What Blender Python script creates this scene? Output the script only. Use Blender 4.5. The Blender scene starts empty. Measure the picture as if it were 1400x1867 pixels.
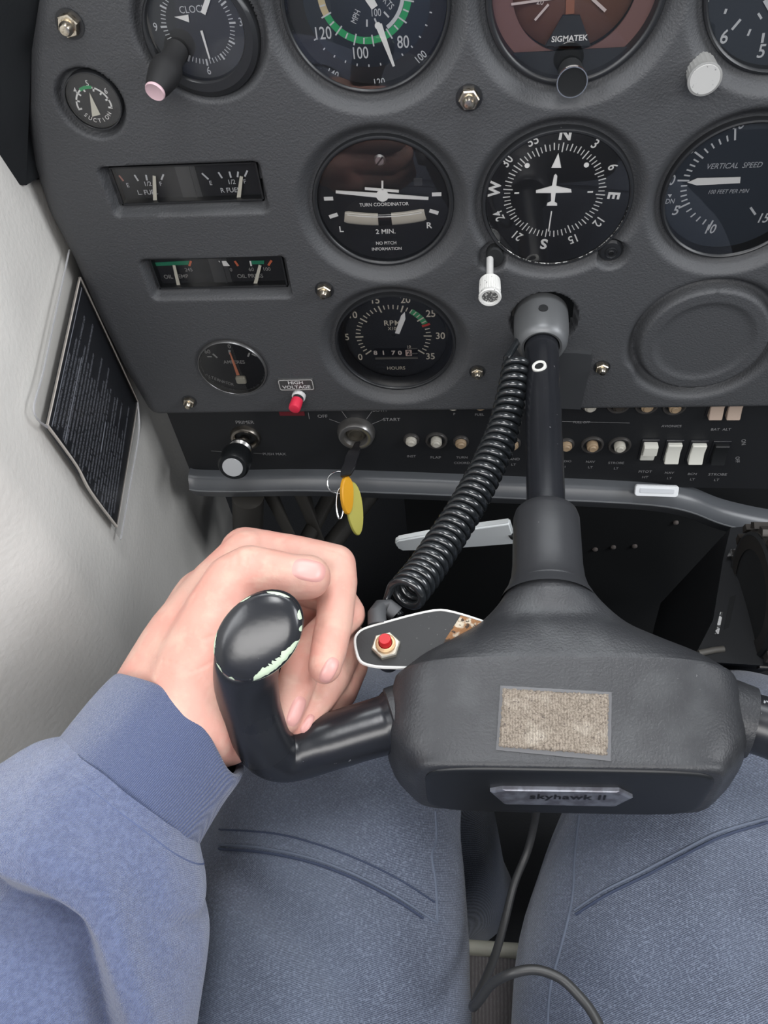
import bpy, bmesh, math, random
from mathutils import Vector, Matrix, noise
random.seed(7)
S = bpy.context.scene
COL = S.collection
PI = math.pi

# ------------------------------------------------------------------ camera
FPX = 1459.5
PITCH, YAW, ROLL = .897116, -.1773526, -.1284297
C0 = Vector((.0535, -.42223, .2514))
Fv = Vector((math.sin(YAW)*math.cos(PITCH), math.cos(YAW)*math.cos(PITCH), -math.sin(PITCH)))
R0 = Fv.cross(Vector((0, 0, 1))).normalized()
U0 = R0.cross(Fv)
Rv = R0*math.cos(ROLL) + U0*math.sin(ROLL)
Uv = U0*math.cos(ROLL) - R0*math.sin(ROLL)
cd = bpy.data.cameras.new('camera')
cam = bpy.data.objects.new('camera', cd)
COL.objects.link(cam)
cam.matrix_world = Matrix(((Rv.x, Uv.x, -Fv.x, C0.x), (Rv.y, Uv.y, -Fv.y, C0.y), (Rv.z, Uv.z, -Fv.z, C0.z), (0, 0, 0, 1)))
cd.sensor_fit = 'VERTICAL'
cd.sensor_height = 36
cd.lens = 36*FPX/1867
cd.clip_start = .01
cd.clip_end = 50
S.camera = cam

# ------------------------------------------------------------------ world and daylight
W = bpy.data.worlds.new('world')
S.world = W
W.use_nodes = True
wn = W.node_tree
wn.nodes.clear()
wo = wn.nodes.new('ShaderNodeOutputWorld')
wb = wn.nodes.new('ShaderNodeBackground')
wb.inputs[0].default_value = (.80, .88, 1, 1)
wb.inputs[1].default_value = .15
wn.links.new(wb.outputs[0], wo.inputs[0])


def area(name, loc, target, sx, sy, power, col=(1, 1, 1)):
    ld = bpy.data.lights.new(name, 'AREA')
    ld.shape = 'RECTANGLE'
    ld.size, ld.size_y = sx, sy
    ld.energy = power
    ld.color = col
    o = bpy.data.objects.new(name, ld)
    COL.objects.link(o)
    o.location = loc
    o.rotation_euler = (Vector(target)-Vector(loc)).to_track_quat('-Z', 'Y').to_euler()
    return o


# daylight through the windshield, the pilot's door window, the far window and the rear window
area('windshield_daylight', (.10, .42, .62), (.0, -.3, -.1), 1.1, .45, 8.0, (.93, .97, 1))
area('left_window_daylight', (-.62, -.45, .62), (0, -.2, -.1), .7, .5, 5.0, (.97, .98, 1))
area('right_window_daylight', (1.3, -.4, .65), (0, -.2, -.1), .8, .5, 9, (.95, .97, 1))
area('overhead_highlight_lamp', (.12, -.18, 1.15), (.05, -.20, -.1), .45, .30, 4.5, (.98, .99, 1))  # overhead lamp added for crisper highlights, not a window
area('rear_window_daylight', (.10, -1.35, .95), (0, 0, .05), 1.3, .5, 12, (1, .98, .96))
S.view_settings.view_transform = 'Standard'
S.view_settings.look = 'None'
S.view_settings.gamma = 1
S.view_settings.use_curve_mapping = False
S.view_settings.exposure = .68


# ------------------------------------------------------------------ where a picture point lies on a plane of the cockpit
def ray(u, v):
    return Fv + Rv*((u-700)/FPX) - Uv*((v-933.5)/FPX)


def py(u, v, y):
    d = ray(u, v)
    return C0 + d*((y-C0.y)/d.y)


def pz(u, v, z):
    d = ray(u, v)
    return C0 + d*((z-C0.z)/d.z)


def pd(u, v, dep):
    return C0 + ray(u, v)*dep


# ------------------------------------------------------------------ materials
MATS = {}


def mat(name, col, rough=.6, metal=0, bump=None, var=None, spec=.5, sheen=0, coat=0, sss=0, wave=None, speck=None, emit=None):
    """bump=(kind, scale, strength, distance); var=(scale, colour2, low, high); speck=(scale, colour, threshold)"""
    if name in MATS:
        return MATS[name]
    m = bpy.data.materials.new(name)
    m.use_nodes = True
    n = m.node_tree.nodes
    L = m.node_tree.links
    b = n['Principled BSDF']
    b.inputs['Base Color'].default_value = (*col, 1)
    b.inputs['Roughness'].default_value = rough
    b.inputs['Metallic'].default_value = metal
    b.inputs['Specular IOR Level'].default_value = spec
    if sheen:
        b.inputs['Sheen Weight'].default_value = sheen
        b.inputs['Sheen Roughness'].default_value = .5
    if coat:
        b.inputs['Coat Weight'].default_value = coat
        b.inputs['Coat Roughness'].default_value = .12
    if sss:
        b.inputs['Subsurface Weight'].default_value = sss
        b.inputs['Subsurface Radius'].default_value = (1, .35, .2)
        b.inputs['Subsurface Scale'].default_value = .004
    tc = n.new('ShaderNodeTexCoord')
    last = None

    def noise_node(scale, detail=3, vec=None):
        t = n.new('ShaderNodeTexNoise')
        t.inputs['Scale'].default_value = scale
        t.inputs['Detail'].default_value = detail
        L.new(vec or tc.outputs['Object'], t.inputs['Vector'])
        return t

    def mixcol(fac, a, c2):
        mx = n.new('ShaderNodeMix')
        mx.data_type = 'RGBA'
        L.new(fac, mx.inputs[0])
        if a is None:
            mx.inputs[6].default_value = (*col, 1)
        else:
            L.new(a, mx.inputs[6])
        mx.inputs[7].default_value = (*c2, 1)
        return mx.outputs[2]
    if var:
        for (sc, c2, lo, hi) in (var if isinstance(var, list) else [var]):
            t = noise_node(sc)
            mr = n.new('ShaderNodeMapRange')
            mr.inputs[1].default_value = lo
            mr.inputs[2].default_value = hi
            L.new(t.outputs['Fac'], mr.inputs[0])
            last = mixcol(mr.outputs[0], last, c2)
    if wave:
        # woven / twill thread pattern: (scale, colour2, distortion, direction vector)
        sc, c2, dist, vecs = wave
        mp = n.new('ShaderNodeMapping')
        mp.inputs['Rotation'].default_value = vecs
        L.new(tc.outputs['Object'], mp.inputs['Vector'])
        w = n.new('ShaderNodeTexWave')
        w.inputs['Scale'].default_value = sc
        w.inputs['Distortion'].default_value = dist
        w.inputs['Detail'].default_value = 2
        w.inputs['Detail Scale'].default_value = 3
        L.new(mp.outputs[0], w.inputs['Vector'])
        nn = noise_node(sc*2.5, 2)
        mu = n.new('ShaderNodeMath')
        mu.operation = 'MULTIPLY'
        L.new(w.outputs['Fac'], mu.inputs[0])
        L.new(nn.outputs['Fac'], mu.inputs[1])
        last = mixcol(mu.outputs[0], last, c2)
        wave_out = mu.outputs[0]
    if speck:
        for (sc, c2, th) in (speck if isinstance(speck, list) else [speck]):
            t = noise_node(sc, 4)
            mr = n.new('ShaderNodeMapRange')
            mr.inputs[1].default_value = th
            mr.inputs[2].default_value = th+.03
            L.new(t.outputs['Fac'], mr.inputs[0])
            last = mixcol(mr.outputs[0], last, c2)
    if last is not None:
        L.new(last, b.inputs['Base Color'])
    if emit:
        b.inputs['Emission Color'].default_value = (*emit, 1)
    if bump:
        kind, sc, st, di = bump
        if kind == 'vor':
            t = n.new('ShaderNodeTexVoronoi')
            t.inputs['Scale'].default_value = sc
            L.new(tc.outputs['Object'], t.inputs['Vector'])
            out = t.outputs['Distance']
        elif kind == 'wave' and wave:
            out = wave_out
        else:
            out = noise_node(sc, 4).outputs['Fac']
        bp = n.new('ShaderNodeBump')
        bp.inputs['Strength'].default_value = st
        bp.inputs['Distance'].default_value = di
        L.new(out, bp.inputs['Height'])
        L.new(bp.outputs[0], b.inputs['Normal'])
    MATS[name] = m
    return m


def glass_mat(name='instrument_glass', base=.05, fres=1.5, rough=.02):
    if name in MATS:
        return MATS[name]
    m = bpy.data.materials.new(name)
    m.use_nodes = True
    n = m.node_tree.nodes
    L = m.node_tree.links
    n.clear()
    o = n.new('ShaderNodeOutputMaterial')
    mx = n.new('ShaderNodeMixShader')
    tr = n.new('ShaderNodeBsdfTransparent')
    gl = n.new('ShaderNodeBsdfGlossy')
    gl.inputs['Roughness'].default_value = rough
    fr = n.new('ShaderNodeFresnel')
    fr.inputs[0].default_value = fres
    ad = n.new('ShaderNodeMath')
    ad.operation = 'ADD'
    ad.inputs[1].default_value = base
    L.new(fr.outputs[0], ad.inputs[0])
    L.new(ad.outputs[0], mx.inputs[0])
    L.new(tr.outputs[0], mx.inputs[1])
    L.new(gl.outputs[0], mx.inputs[2])
    L.new(mx.outputs[0], o.inputs[0])
    MATS[name] = m
    return m


panel_m = mat('black_vinyl_panel', (.052, .054, .058), .56, bump=('noise', 850, .8, .0005), spec=.45)
bezel_m = mat('black_bezel_paint', (.016, .017, .019), .38, bump=('noise', 900, .1, .0002))
dial_m = mat('dial_black', (.012, .013, .016), .6)
dial_blue = mat('dial_slate', (.026, .034, .047), .6)
dial_grey = mat('dial_grey', (.05, .052, .055), .55)
white_m = mat('dial_white', (.92, .92, .90), .6)
ivory_m = mat('dial_ivory', (.62, .57, .47), .6)
greyprint = mat('print_grey', (.34, .34, .33), .6)
dimprint = mat('print_dim', (.22, .22, .225), .6)
green_m = mat('dial_green', (.03, .36, .13), .5)
green_d = mat('dial_dark_green', (.02, .22, .12), .5)
red_m = mat('dial_red', (.5, .05, .04), .5)
orange_m = mat('needle_orange', (.65, .22, .12), .5)
steel_m = mat('plated_nut', (.62, .56, .46), .28, 1, var=(900, (.35, .28, .2), .5, .7))
alu_m = mat('brushed_aluminium', (.55, .56, .57), .42, 1)
chrome_m = mat('chrome', (.7, .7, .7), .18, 1)
black_pl = mat('black_plastic', (.014, .015, .018), .35)
black_gl = mat('black_gloss_paint', (.012, .013, .016), .26, bump=('noise', 300, .12, .0004), speck=[(420, (.16, .16, .17), .73)])
hub_m = mat('grained_black_hub', (.024, .025, .028), .42, bump=('noise', 900, .5, .0005), var=(60, (.040, .042, .045), .5, .75), speck=[(500, (.2, .2, .2), .76)])
cord_m = mat('rubber_cord', (.012, .014, .016), .2, spec=.8)
wall_m = mat('cream_vinyl', (.76, .74, .70), .5, bump=('noise', 260, .35, .0008), var=(4, (.56, .55, .52), .4, .7))
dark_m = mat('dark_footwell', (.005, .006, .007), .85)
glass = glass_mat('instrument_glass', .04)


# ------------------------------------------------------------------ mesh helpers
def link(name, bm, m, parent=None, smooth=True, autos=None):
    me = bpy.data.meshes.new(name)
    bm.normal_update()
    bm.to_mesh(me)
    bm.free()
    if smooth:
        for p in me.polygons:
            p.use_smooth = True
        me.set_sharp_from_angle(angle=math.radians(autos or 38))
    me.materials.append(m)
    o = bpy.data.objects.new(name, me)
    COL.objects.link(o)
    if parent:
        o.parent = parent
    return o


def tag(o, label=None, cat=None, group=None, kind=None):
    if label:
        o['label'] = label
    if cat:
        o['category'] = cat
    if group:
        o['group'] = group
    if kind:
        o['kind'] = kind
    return o


def empty(name, loc=(0, 0, 0), rot=(0, 0, 0), label=None, cat=None, group=None):
    o = bpy.data.objects.new(name, None)
    COL.objects.link(o)
    o.location = loc
    o.rotation_euler = rot
    o.empty_display_size = .01
    return tag(o, label, cat, group)


def lathe(bm, prof, n=64, M=None, cx=0, cy=0):
    """profile of (r, z) turned about z"""
    M = M or Matrix()
    rings = []
    for (r, z) in prof:
        if r < 1e-7:
            rings.append([bm.verts.new(M @ Vector((cx, cy, z)))])
        else:
            rings.append([bm.verts.new(M @ Vector((cx+r*math.cos(2*PI*i/n), cy+r*math.sin(2*PI*i/n), z))) for i in range(n)])
    for a, b in zip(rings, rings[1:]):
        if len(a) == 1 and len(b) == 1:
            continue
        for i in range(n):
            j = (i+1) % n
            if len(a) == 1:
                bm.faces.new((a[0], b[j], b[i]))
            elif len(b) == 1:
                bm.faces.new((a[i], a[j], b[0]))
            else:
                bm.faces.new((a[i], a[j], b[j], b[i]))
    return bm


def along(p, d, up=Vector((0, 0, 1))):
    """matrix whose z axis runs along d, origin p"""
    d = Vector(d).normalized()
    if abs(d.dot(up)) > .98:
        up = Vector((0, 1, 0))
    x = up.cross(d).normalized()
    y = d.cross(x)
    p = Vector(p)
    return Matrix(((x.x, y.x, d.x, p.x), (x.y, y.y, d.y, p.y), (x.z, y.z, d.z, p.z), (0, 0, 0, 1)))


def spline(pts, n=8, closed=False):
    """Catmull-Rom through points (any dimension as tuples)"""
    P = [tuple(p) for p in pts]
    out = []
    N = len(P)
    for i in range(N-1):
        p0 = P[max(i-1, 0)]
        p1 = P[i]
        p2 = P[i+1]
        p3 = P[min(i+2, N-1)]
        for k in range(n):
            t = k/n
            out.append(tuple(.5*((2*b)+(-a+c)*t+(2*a-5*b+4*c-d)*t*t+(-a+3*b-3*c+d)*t**3) for a, b, c, d in zip(p0, p1, p2, p3)))
    out.append(P[-1])
    return out


def tube(bm, pts, rad, n=12, cap=True):
    """pts list of Vector, rad number or list"""
    pts = [Vector(p[:3]) for p in pts]
    N = len(pts)
    R = rad if isinstance(rad, (list, tuple)) else [rad]*N
    t0 = (pts[1]-pts[0]).normalized()
    up = Vector((0, 0, 1)) if abs(t0.z) < .9 else Vector((1, 0, 0))
    x = up.cross(t0).normalized()
    rings = []
    for i in range(N):
        t = (pts[min(i+1, N-1)]-pts[max(i-1, 0)]).normalized()
        x = (x-t*x.dot(t)).normalized()
        y = t.cross(x)
        rings.append([bm.verts.new(pts[i]+(x*math.cos(2*PI*k/n)+y*math.sin(2*PI*k/n))*R[i]) for k in range(n)])
    for a, b in zip(rings, rings[1:]):
        for k in range(n):
            j = (k+1) % n
            bm.faces.new((a[k], a[j], b[j], b[k]))
    if cap:
        bm.faces.new(rings[0][::-1])
        bm.faces.new(rings[-1])
    return bm


def loft(bm, rings, cap=True, closed=True):
    V = [[bm.verts.new(Vector(p)) for p in r] for r in rings]
    n = len(V[0])
    for a, b in zip(V, V[1:]):
        for k in range(n if closed else n-1):
            j = (k+1) % n
            bm.faces.new((a[k], a[j], b[j], b[k]))
    if cap:
        bm.faces.new(V[0][::-1])
        bm.faces.new(V[-1])
    return V


def prism(bm, poly, z0, z1, M=None, bev=0):
    """2D polygon extruded z0..z1 (z1 in front)"""
    M = M or Matrix()
    a = [bm.verts.new(M @ Vector((x, y, z0))) for x, y in poly]
    b = [bm.verts.new(M @ Vector((x, y, z1-bev))) for x, y in poly]
    n = len(poly)
    for i in range(n):
        j = (i+1) % n
        bm.faces.new((a[i], a[j], b[j], b[i]))
    if bev:
        cx = sum(p[0] for p in poly)/n
        cy = sum(p[1] for p in poly)/n
        c = []
        for x, y in poly:
            d = Vector((cx-x, cy-y))
            l = d.length or 1
            c.append(bm.verts.new(M @ Vector((x+d.x/l*bev, y+d.y/l*bev, z1))))
        for i in range(n):
            j = (i+1) % n
            bm.faces.new((b[i], b[j], c[j], c[i]))
        bm.faces.new(c)
    else:
        bm.faces.new(b)
    bm.faces.new(a[::-1])
    return bm


def rrect(w, h, r, n=5):
    o = []
    for cx, cy, a0 in ((w/2-r, h/2-r, 0), (-w/2+r, h/2-r, 90), (-w/2+r, -h/2+r, 180), (w/2-r, -h/2+r, 270)):
        for k in range(n+1):
            a = math.radians(a0+90*k/n)
            o.append((cx+r*math.cos(a), cy+r*math.sin(a)))
    return o


def circle(r, n=32, cx=0, cy=0):
    return [(cx+r*math.cos(2*PI*k/n), cy+r*math.sin(2*PI*k/n)) for k in range(n)]


def hexa(r, a=0):
    return [(r*math.cos(a+PI/3*k), r*math.sin(a+PI/3*k)) for k in range(6)]


def bar2(bm, x0, y0, x1, y1, w, z, t=.00012, w1=None):
    """flat printed bar between two points on a dial"""
    d = Vector((x1-x0, y1-y0))
    l = d.length or 1e-9
    nx, ny = -d.y/l, d.x/l
    w1 = w if w1 is None else w1
    prism(bm, [(x0-nx*w/2, y0-ny*w/2), (x1-nx*w1/2, y1-ny*w1/2), (x1+nx*w1/2, y1+ny*w1/2), (x0+nx*w/2, y0+ny*w/2)], z-t, z)


def ticks(bm, cx, cy, r0, r1, angs, w, z):
    for a in angs:
        a = math.radians(a)
        s, c = math.sin(a), math.cos(a)
        bar2(bm, cx+r0*s, cy+r0*c, cx+r1*s, cy+r1*c, w, z)


def arcband(bm, cx, cy, r0, r1, a0, a1, z, t=.0001, n=24):
    P = []
    for k in range(n+1):
        a = math.radians(a0+(a1-a0)*k/n)
        P.append((cx+r1*math.sin(a), cy+r1*math.cos(a)))
    Q = []
    for k in range(n, -1, -1):
        a = math.radians(a0+(a1-a0)*k/n)
        Q.append((cx+r0*math.sin(a), cy+r0*math.cos(a)))
    # strip of quads
    for k in range(n):
        a, b = P[k], P[k+1]
        c, d = Q[n-k-1], Q[n-k]
        prism(bm, [d, c, b, a], z-t, z)


def text(bm, s, x, y, h, z, rot=0, bold=0.0, wx=1.0, shear=0, align='CENTER', M=None, spacing=1.0, ext=.00005):
    """text whose capital height is h, centred at x, y"""
    cu = bpy.data.curves.new('lettering', 'FONT')
    cu.body = s
    cu.size = 1
    cu.align_x = align
    cu.align_y = 'CENTER'
    cu.offset = bold
    cu.shear = shear
    cu.space_character = spacing
    cu.resolution_u = 3
    o = bpy.data.objects.new('lettering', cu)
    COL.objects.link(o)
    dg = bpy.context.evaluated_depsgraph_get()
    me = bpy.data.meshes.new_from_object(o.evaluated_get(dg))
    k = h/.70
    T = (M or Matrix()) @ Matrix.Translation((x, y, z)) @ Matrix.Rotation(-math.radians(rot), 4, 'Z') @ Matrix.Diagonal((k*wx, k, 1, 1))
    me.transform(T)
    bm.from_mesh(me)
    bpy.data.meshes.remove(me)
    bpy.data.objects.remove(o)
    bpy.data.curves.remove(cu)


GROT = (PI/2, 0, 0)   # instrument frame: x right, y up, z towards the pilot


def facing(bm, d=Vector((0, 0, 1))):
    bm.normal_update()
    for f in bm.faces:
        if f.normal.dot(d) < 0:
            f.normal_flip()
    return bm


class Gauge:
    """an instrument on the panel; origin at its centre on the plane y=y0"""
    def __init__(s, name, cx, cz, y0, label, cat, depth):
        s.o = empty(name, (cx, y0, cz), GROT, label, cat)
        s.cx, s.cz, s.y0, s.dp = cx, cz, y0, depth
        s.z = -depth

    def m(s, u, v, z=None):
        z = s.z if z is None else z
        P = py(u, v, s.y0-z)
        return (P.x-s.cx, P.z-s.cz)

    def px(s, u=None, v=None):
        """metres per pixel near here"""
        P = Vector((s.cx, s.y0, s.cz))
        return (P-C0).dot(Fv)/FPX

    def bez(s, ro, ri, zf=0., back=-.010, lip=.0012, m=None, name='bezel'):
        bm = bmesh.new()
        lathe(bm, [(ro, back), (ro, zf-lip), (ro-lip*.4, zf-lip*.3), (ro-lip*1.2, zf), (ri+lip, zf), (ri+.0003, zf-.0006), (ri, zf-.0015), (ri, s.z-.0005)], 96)
        return link(name, bm, m or bezel_m, s.o)

    def dial(s, r, m=None, z=None):
        bm = bmesh.new()
        z = s.z if z is None else z
        lathe(bm, [(0, z), (r, z), (r, z-.002), (0, z-.002)], 72)
        return link('dial_face', bm, m or dial_m, s.o)

    def glass(s, r, z=-.0012):
        bm = bmesh.new()
        lathe(bm, [(0, z), (r, z)], 72)
        facing(bm)
        return link('glass', bm, glass, s.o)

    def part(s, name, bm, m, label=None, parent=None):
        o = link(name, bm, m, parent or s.o)
        if label:
            o['label'] = label
        return o


# ------------------------------------------------------------------ the instrument panel, a padded vinyl sheet with dished wells
ROUND = [  # cx, cz, inner r, outer r, depth
    (0, 0, .0415, .0505, .007), (.0985, 0, .0425, .0500, .006), (.197, 0, .0415, .0505, .008),
    (0, .1035, .0415, .0505, .008), (.0985, .1035, .0418, .0520, .008), (.197, .1035, .0415, .0505, .007),
    (0, -.1033, .0415, .0520, .008), (-.0815, .098, .0300, .0345, .006), (-.1500, .0660, .0165, .0190, .005)]
_am = py(423, 673, -.005)
ROUND.append((_am.x, _am.z, .0248, .0262, .0015))
# left outline of the panel, (z, x) from bottom up
LE = [(-.175, -.197), (-.166, -.1985), (-.12, -.2035), (-.07, -.2055), (-.033, -.205), (.0, -.2075), (.03, -.204), (.063, -.1945), (.09, -.181), (.115, -.1655), (.14, -.150), (.165, -.138), (.20, -.125)]


def left_edge(z):
    for (z0, x0), (z1, x1) in zip(LE, LE[1:]):
        if z <= z1:
            t = max(0, (z-z0)/(z1-z0))
            return x0+(x1-x0)*t
    return LE[-1][1]


def sst(a, b, x):
    t = max(0., min(1., (x-a)/(b-a)))
    return t*t*(3-2*t)


FUEL = (-.1560, -.0695, .0040, .0275)      # x0, x1, z0, z1 on the panel
OILG = (-.1515, -.0660, -.0560, -.0330)


def height(x, z):
    h = .0
    for cx, cz, ri, ro, dp in ROUND:
        d = math.hypot(x-cx, z-cz)
        if d < ro+.004:
            h = min(h, -dp*(1-sst(ri, ro, d)))
            # soft lip swelling outside the dish
    for (x0, x1, z0, z1) in (FUEL, OILG):
        dx = max(x0-x, x-x1)
        dz = max(z0-z, z-z1)
        d = math.hypot(max(dx, 0), max(dz, 0))
        if d < .006:
            h = min(h, -.009*(1-sst(.0008, .0042, d)))
    # moulded blank cover at the right
    bx, bz = .2005, -.101
    d = math.hypot(x-bx, (z-bz))
    if d < .052:
        h += .0035*math.exp(-((d-.0475)/.0028)**2)*0 - .0080*math.exp(-((d-.0435)/.0036)**2) + .0048*math.exp(-((d-.0360)/.0032)**2) - .0015*(1-sst(.026, .035, d))
    d = math.hypot(x-.1565, z+.1265)
    h += .0045*math.exp(-(d/.005)**2)
    # lug reliefs beside the heading indicator
    for lx, lz in ((.064, -.034), (.133, -.034)):
        d = math.hypot(x-lx, z-lz)
        h = min(h, -.006*(1-sst(.007, .0105, d)))
    # clearance hole round the control column
    d = math.hypot(x-.0975, z+.0810)
    h = min(h, -.010*(1-sst(.0200, .0218, d)))
    # rolled left edge and bottom edge
    e = x-left_edge(z)
    h -= .016*(1-min(1, e/.016))**2.2 if e < .016 else 0
    e = z+.1655-bottom(x)
    h -= .003*(1-min(1, max(0, e)/.004))**2 if e < .004 else 0
    return h


def cut(x, z):
    for cx, cz, ri, ro, dp in ROUND:
        if math.hypot(x-cx, z-cz) < ri-.0022:
            return True
    for (x0, x1, z0, z1) in (FUEL, OILG):
        if x0-.0002 < x < x1+.0002 and z0-.0002 < z < z1+.0002:
            return True
    return math.hypot(x-.0975, z+.0810) < .0195


def bottom(x):
    return .0062*max(0, min(1, (x+.2)/.53))


def build_panel():
    bm = bmesh.new()
    xr, zb, zt = .335, -.1655, .165
    NX, NZ = 430, 270
    rows = []
    for j in range(NZ+1):
        z0 = zb+(zt-zb)*j/NZ
        xl = left_edge(z0)
        row = []
        for i in range(NX+1):
            t = i/NX
            x = xl+(xr-xl)*t
            z = z0+bottom(x)*(1-j/NZ)
            row.append(bm.verts.new((x, -.004-height(x, z), z)))
        rows.append(row)
    for j in range(NZ):
        for i in range(NX):
            a_, b_ = rows[j][i].co, rows[j+1][i+1].co
            if not cut((a_.x+b_.x)/2, (a_.z+b_.z)/2):
                bm.faces.new((rows[j][i], rows[j][i+1], rows[j+1][i+1], rows[j+1][i]))
    for v in [v for v in bm.verts if not v.link_faces]:
        bm.verts.remove(v)
    # turned back edges so the sheet has thickness
    back = [bm.verts.new((v.co.x, .012, v.co.z)) for v in rows[0]]
    for i in range(NX):
        bm.faces.new((back[i], back[i+1], rows[0][i+1], rows[0][i]))
    bl = [bm.verts.new((r[0].co.x+.0005, .03, r[0].co.z)) for r in rows]
    for j in range(NZ):
        bm.faces.new((bl[j], rows[j][0], rows[j+1][0], bl[j+1]))
    o = link('instrument_panel', bm, panel_m, autos=60)
    tag(o, 'black grained vinyl instrument panel with dished wells around the gauges', 'instrument panel')
    return o


panel = build_panel()

# ------------------------------------------------------------------ turn coordinator
g = Gauge('turn_coordinator', 0, 0, 0, 'round gauge with a white aircraft silhouette reading TURN COORDINATOR, below the airspeed gauge', 'gauge', .004)
g.bez(.0410, .0380)
g.dial(.0381, dial_m)
k = g.px()
bm = bmesh.new()
Z = g.z+.0002
for (u, v, r) in ((599, 362, 0), (796, 354, 0), (608, 393, -17), (791, 386, 20)):
    x, y = g.m(u, v)
    a = math.radians(r)
    l = .0027
    bar2(bm, x-l*math.cos(a), y+l*math.sin(a), x+l*math.cos(a), y-l*math.sin(a), .0023, Z)
for (s, u, v, h, b, wx) in (('L', 622, 418, .0038, .02, 1), ('R', 782, 411, .0038, .02, 1), ('TURN COORDINATOR', 700, 372.5, .0021, .012, .92), ('2 MIN.', 703, 422, .0030, .014, 1), ('NO PITCH', 704, 443, .0021, .014, .9), ('INFORMATION', 705, 453.5, .0021, .014, .9)):
    x, y = g.m(u, v)
    text(bm, s, x, y, h, Z, 0, b, wx)
g.part('markings', bm, white_m)
bm = bmesh.new()
Zp = g.z+.0016
a, b = g.m(612, 350, Zp), g.m(697, 357, Zp)
bar2(bm, a[0], a[1], b[0], b[1], .0017, Zp, .0004, .0030)
a = g.m(781, 362, Zp)
bar2(bm, a[0], a[1], b[0], b[1], .0017, Zp, .0004, .0030)
prism(bm, circle(.0036, 24, b[0], b[1]), Zp-.0006, Zp+.0001)
a, c = g.m(697, 330, Zp), g.m(697, 350, Zp)
bar2(bm, a[0], a[1], c[0], c[1], .0011, Zp, .0004)
a, c = g.m(665, 344, Zp), g.m(727, 349, Zp)
bar2(bm, a[0], a[1], c[0], c[1], .0016, Zp, .0004)
g.part('aircraft_symbol', bm, white_m)
# curved level tube
bm = bmesh.new()
cx, cy = g.m(702, 399)
RR = .12
pts = []
for i in range(25):
    a = (-1+2*i/24)*.200
    pts.append(Vector((cx+RR*math.sin(a), cy+RR*(1-math.cos(a)), 0)))
tube(bm, pts, [.0040 if 0 < i < 24 else .0034 for i in range(25)], 16)
bmesh.ops.scale(bm, vec=(1, 1, .35), verts=bm.verts)
bmesh.ops.translate(bm, vec=(0, 0, Z+.0002), verts=bm.verts)
lev = g.part('slip_tube', bm, mat('pale_level_tube', (.55, .52, .45), .22))
bm = bmesh.new()
pts2 = [p for i, p in enumerate(pts) if 10 <= i <= 14]
tube(bm, pts2, .0041, 16)
bmesh.ops.scale(bm, vec=(1, 1, .35), verts=bm.verts)
bmesh.ops.translate(bm, vec=(0, 0, Z+.0003), verts=bm.verts)
g.part('slip_ball', bm, mat('dark_ball_window', (.02, .02, .022), .2), parent=lev)
bm = bmesh.new()
tube(bm, [p+Vector((0, .0024, Z+.0016)) for p in pts[1:-1]], .00030, 6)  # glint along the level tube, painted as a white line
g.part('tube_highlight', bm, white_m, parent=lev)
# slotted screw
bm = bmesh.new()
x, y = g.m(692, 292)
lathe(bm, [(0, Z+.0010), (.0024, Z+.0009), (.0034, Z), (.0034, Z-.001)], 24, Matrix.Translation((x, y, 0)))
sc = g.part('screw', bm, alu_m)
bm = bmesh.new()
bar2(bm, x-.0018, y-.0022, x+.0018, y+.0022, .0008, Z+.0013, .0006)
g.part('screw_slot', bm, dial_m, parent=sc)
bm = bmesh.new()
x, y = g.m(762, 331)
prism(bm, rrect(.0048, .0048, .0006), Z-.0001, Z+.0002, Matrix.Translation((x, y, 0)))
g.part('warning_flag', bm, dial_grey)
g.glass(.0381)

# ------------------------------------------------------------------ heading indicator
g = Gauge('heading_indicator', .0985, 0, -.003, 'round compass gauge with N E S W letters and a white aircraft pointing up', 'gauge', .0018)
g.bez(.0420, .0394, lip=.0016)
g.dial(.0396, dial_m)
Z = g.z+.0002
cx, cy = g.m(1010, 350)
rotc = 5.5
bm = bmesh.new()
for i in range(72):
    a = i*5+rotc
    r1 = .0282 if i % 2 == 0 else .0275
    r0 = r1-(.0052 if i % 6 == 0 else (.0040 if i % 2 == 0 else .0034))
    ticks(bm, cx, cy, r0, r1, [a], .00062 if i % 2 == 0 else .00048, Z)
for i, s in enumerate(('N', '3', '6', 'E', '12', '15', 'S', '21', '24', 'W', '30', '55')):
    a = math.radians(i*30+rotc)
    big = s in 'NESW'
    text(bm, s, cx+.0327*math.sin(a), cy+.0325*math.cos(a), .0062 if big else .0052, Z, i*30+rotc, .035 if big else .012, 1.0 if big else .85)
g.part('compass_card', bm, white_m)
bm = bmesh.new()
Zp = g.z+.0010
P = [g.m(u, v, Zp) for (u, v) in ((1018, 279), (1005, 306), (1023, 306))]
prism(bm, P, Zp-.0003, Zp)
for (u, v) in ((961, 302), (1069, 301)):
    x, y = g.m(u, v, Zp)
    prism(bm, circle(.0014, 16, x, y), Zp-.0003, Zp)
for (u, v, w) in ((942, 352, .0026), (1076, 350, .0030)):
    x, y = g.m(u, v, Zp)
    bar2(bm, x-w/2, y, x+w/2, y, .0009, Zp)
a, b = g.m(1005.5, 385, Zp), g.m(1000, 422, Zp)
bar2(bm, a[0], a[1], b[0], b[1], .0007, Zp)
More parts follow.
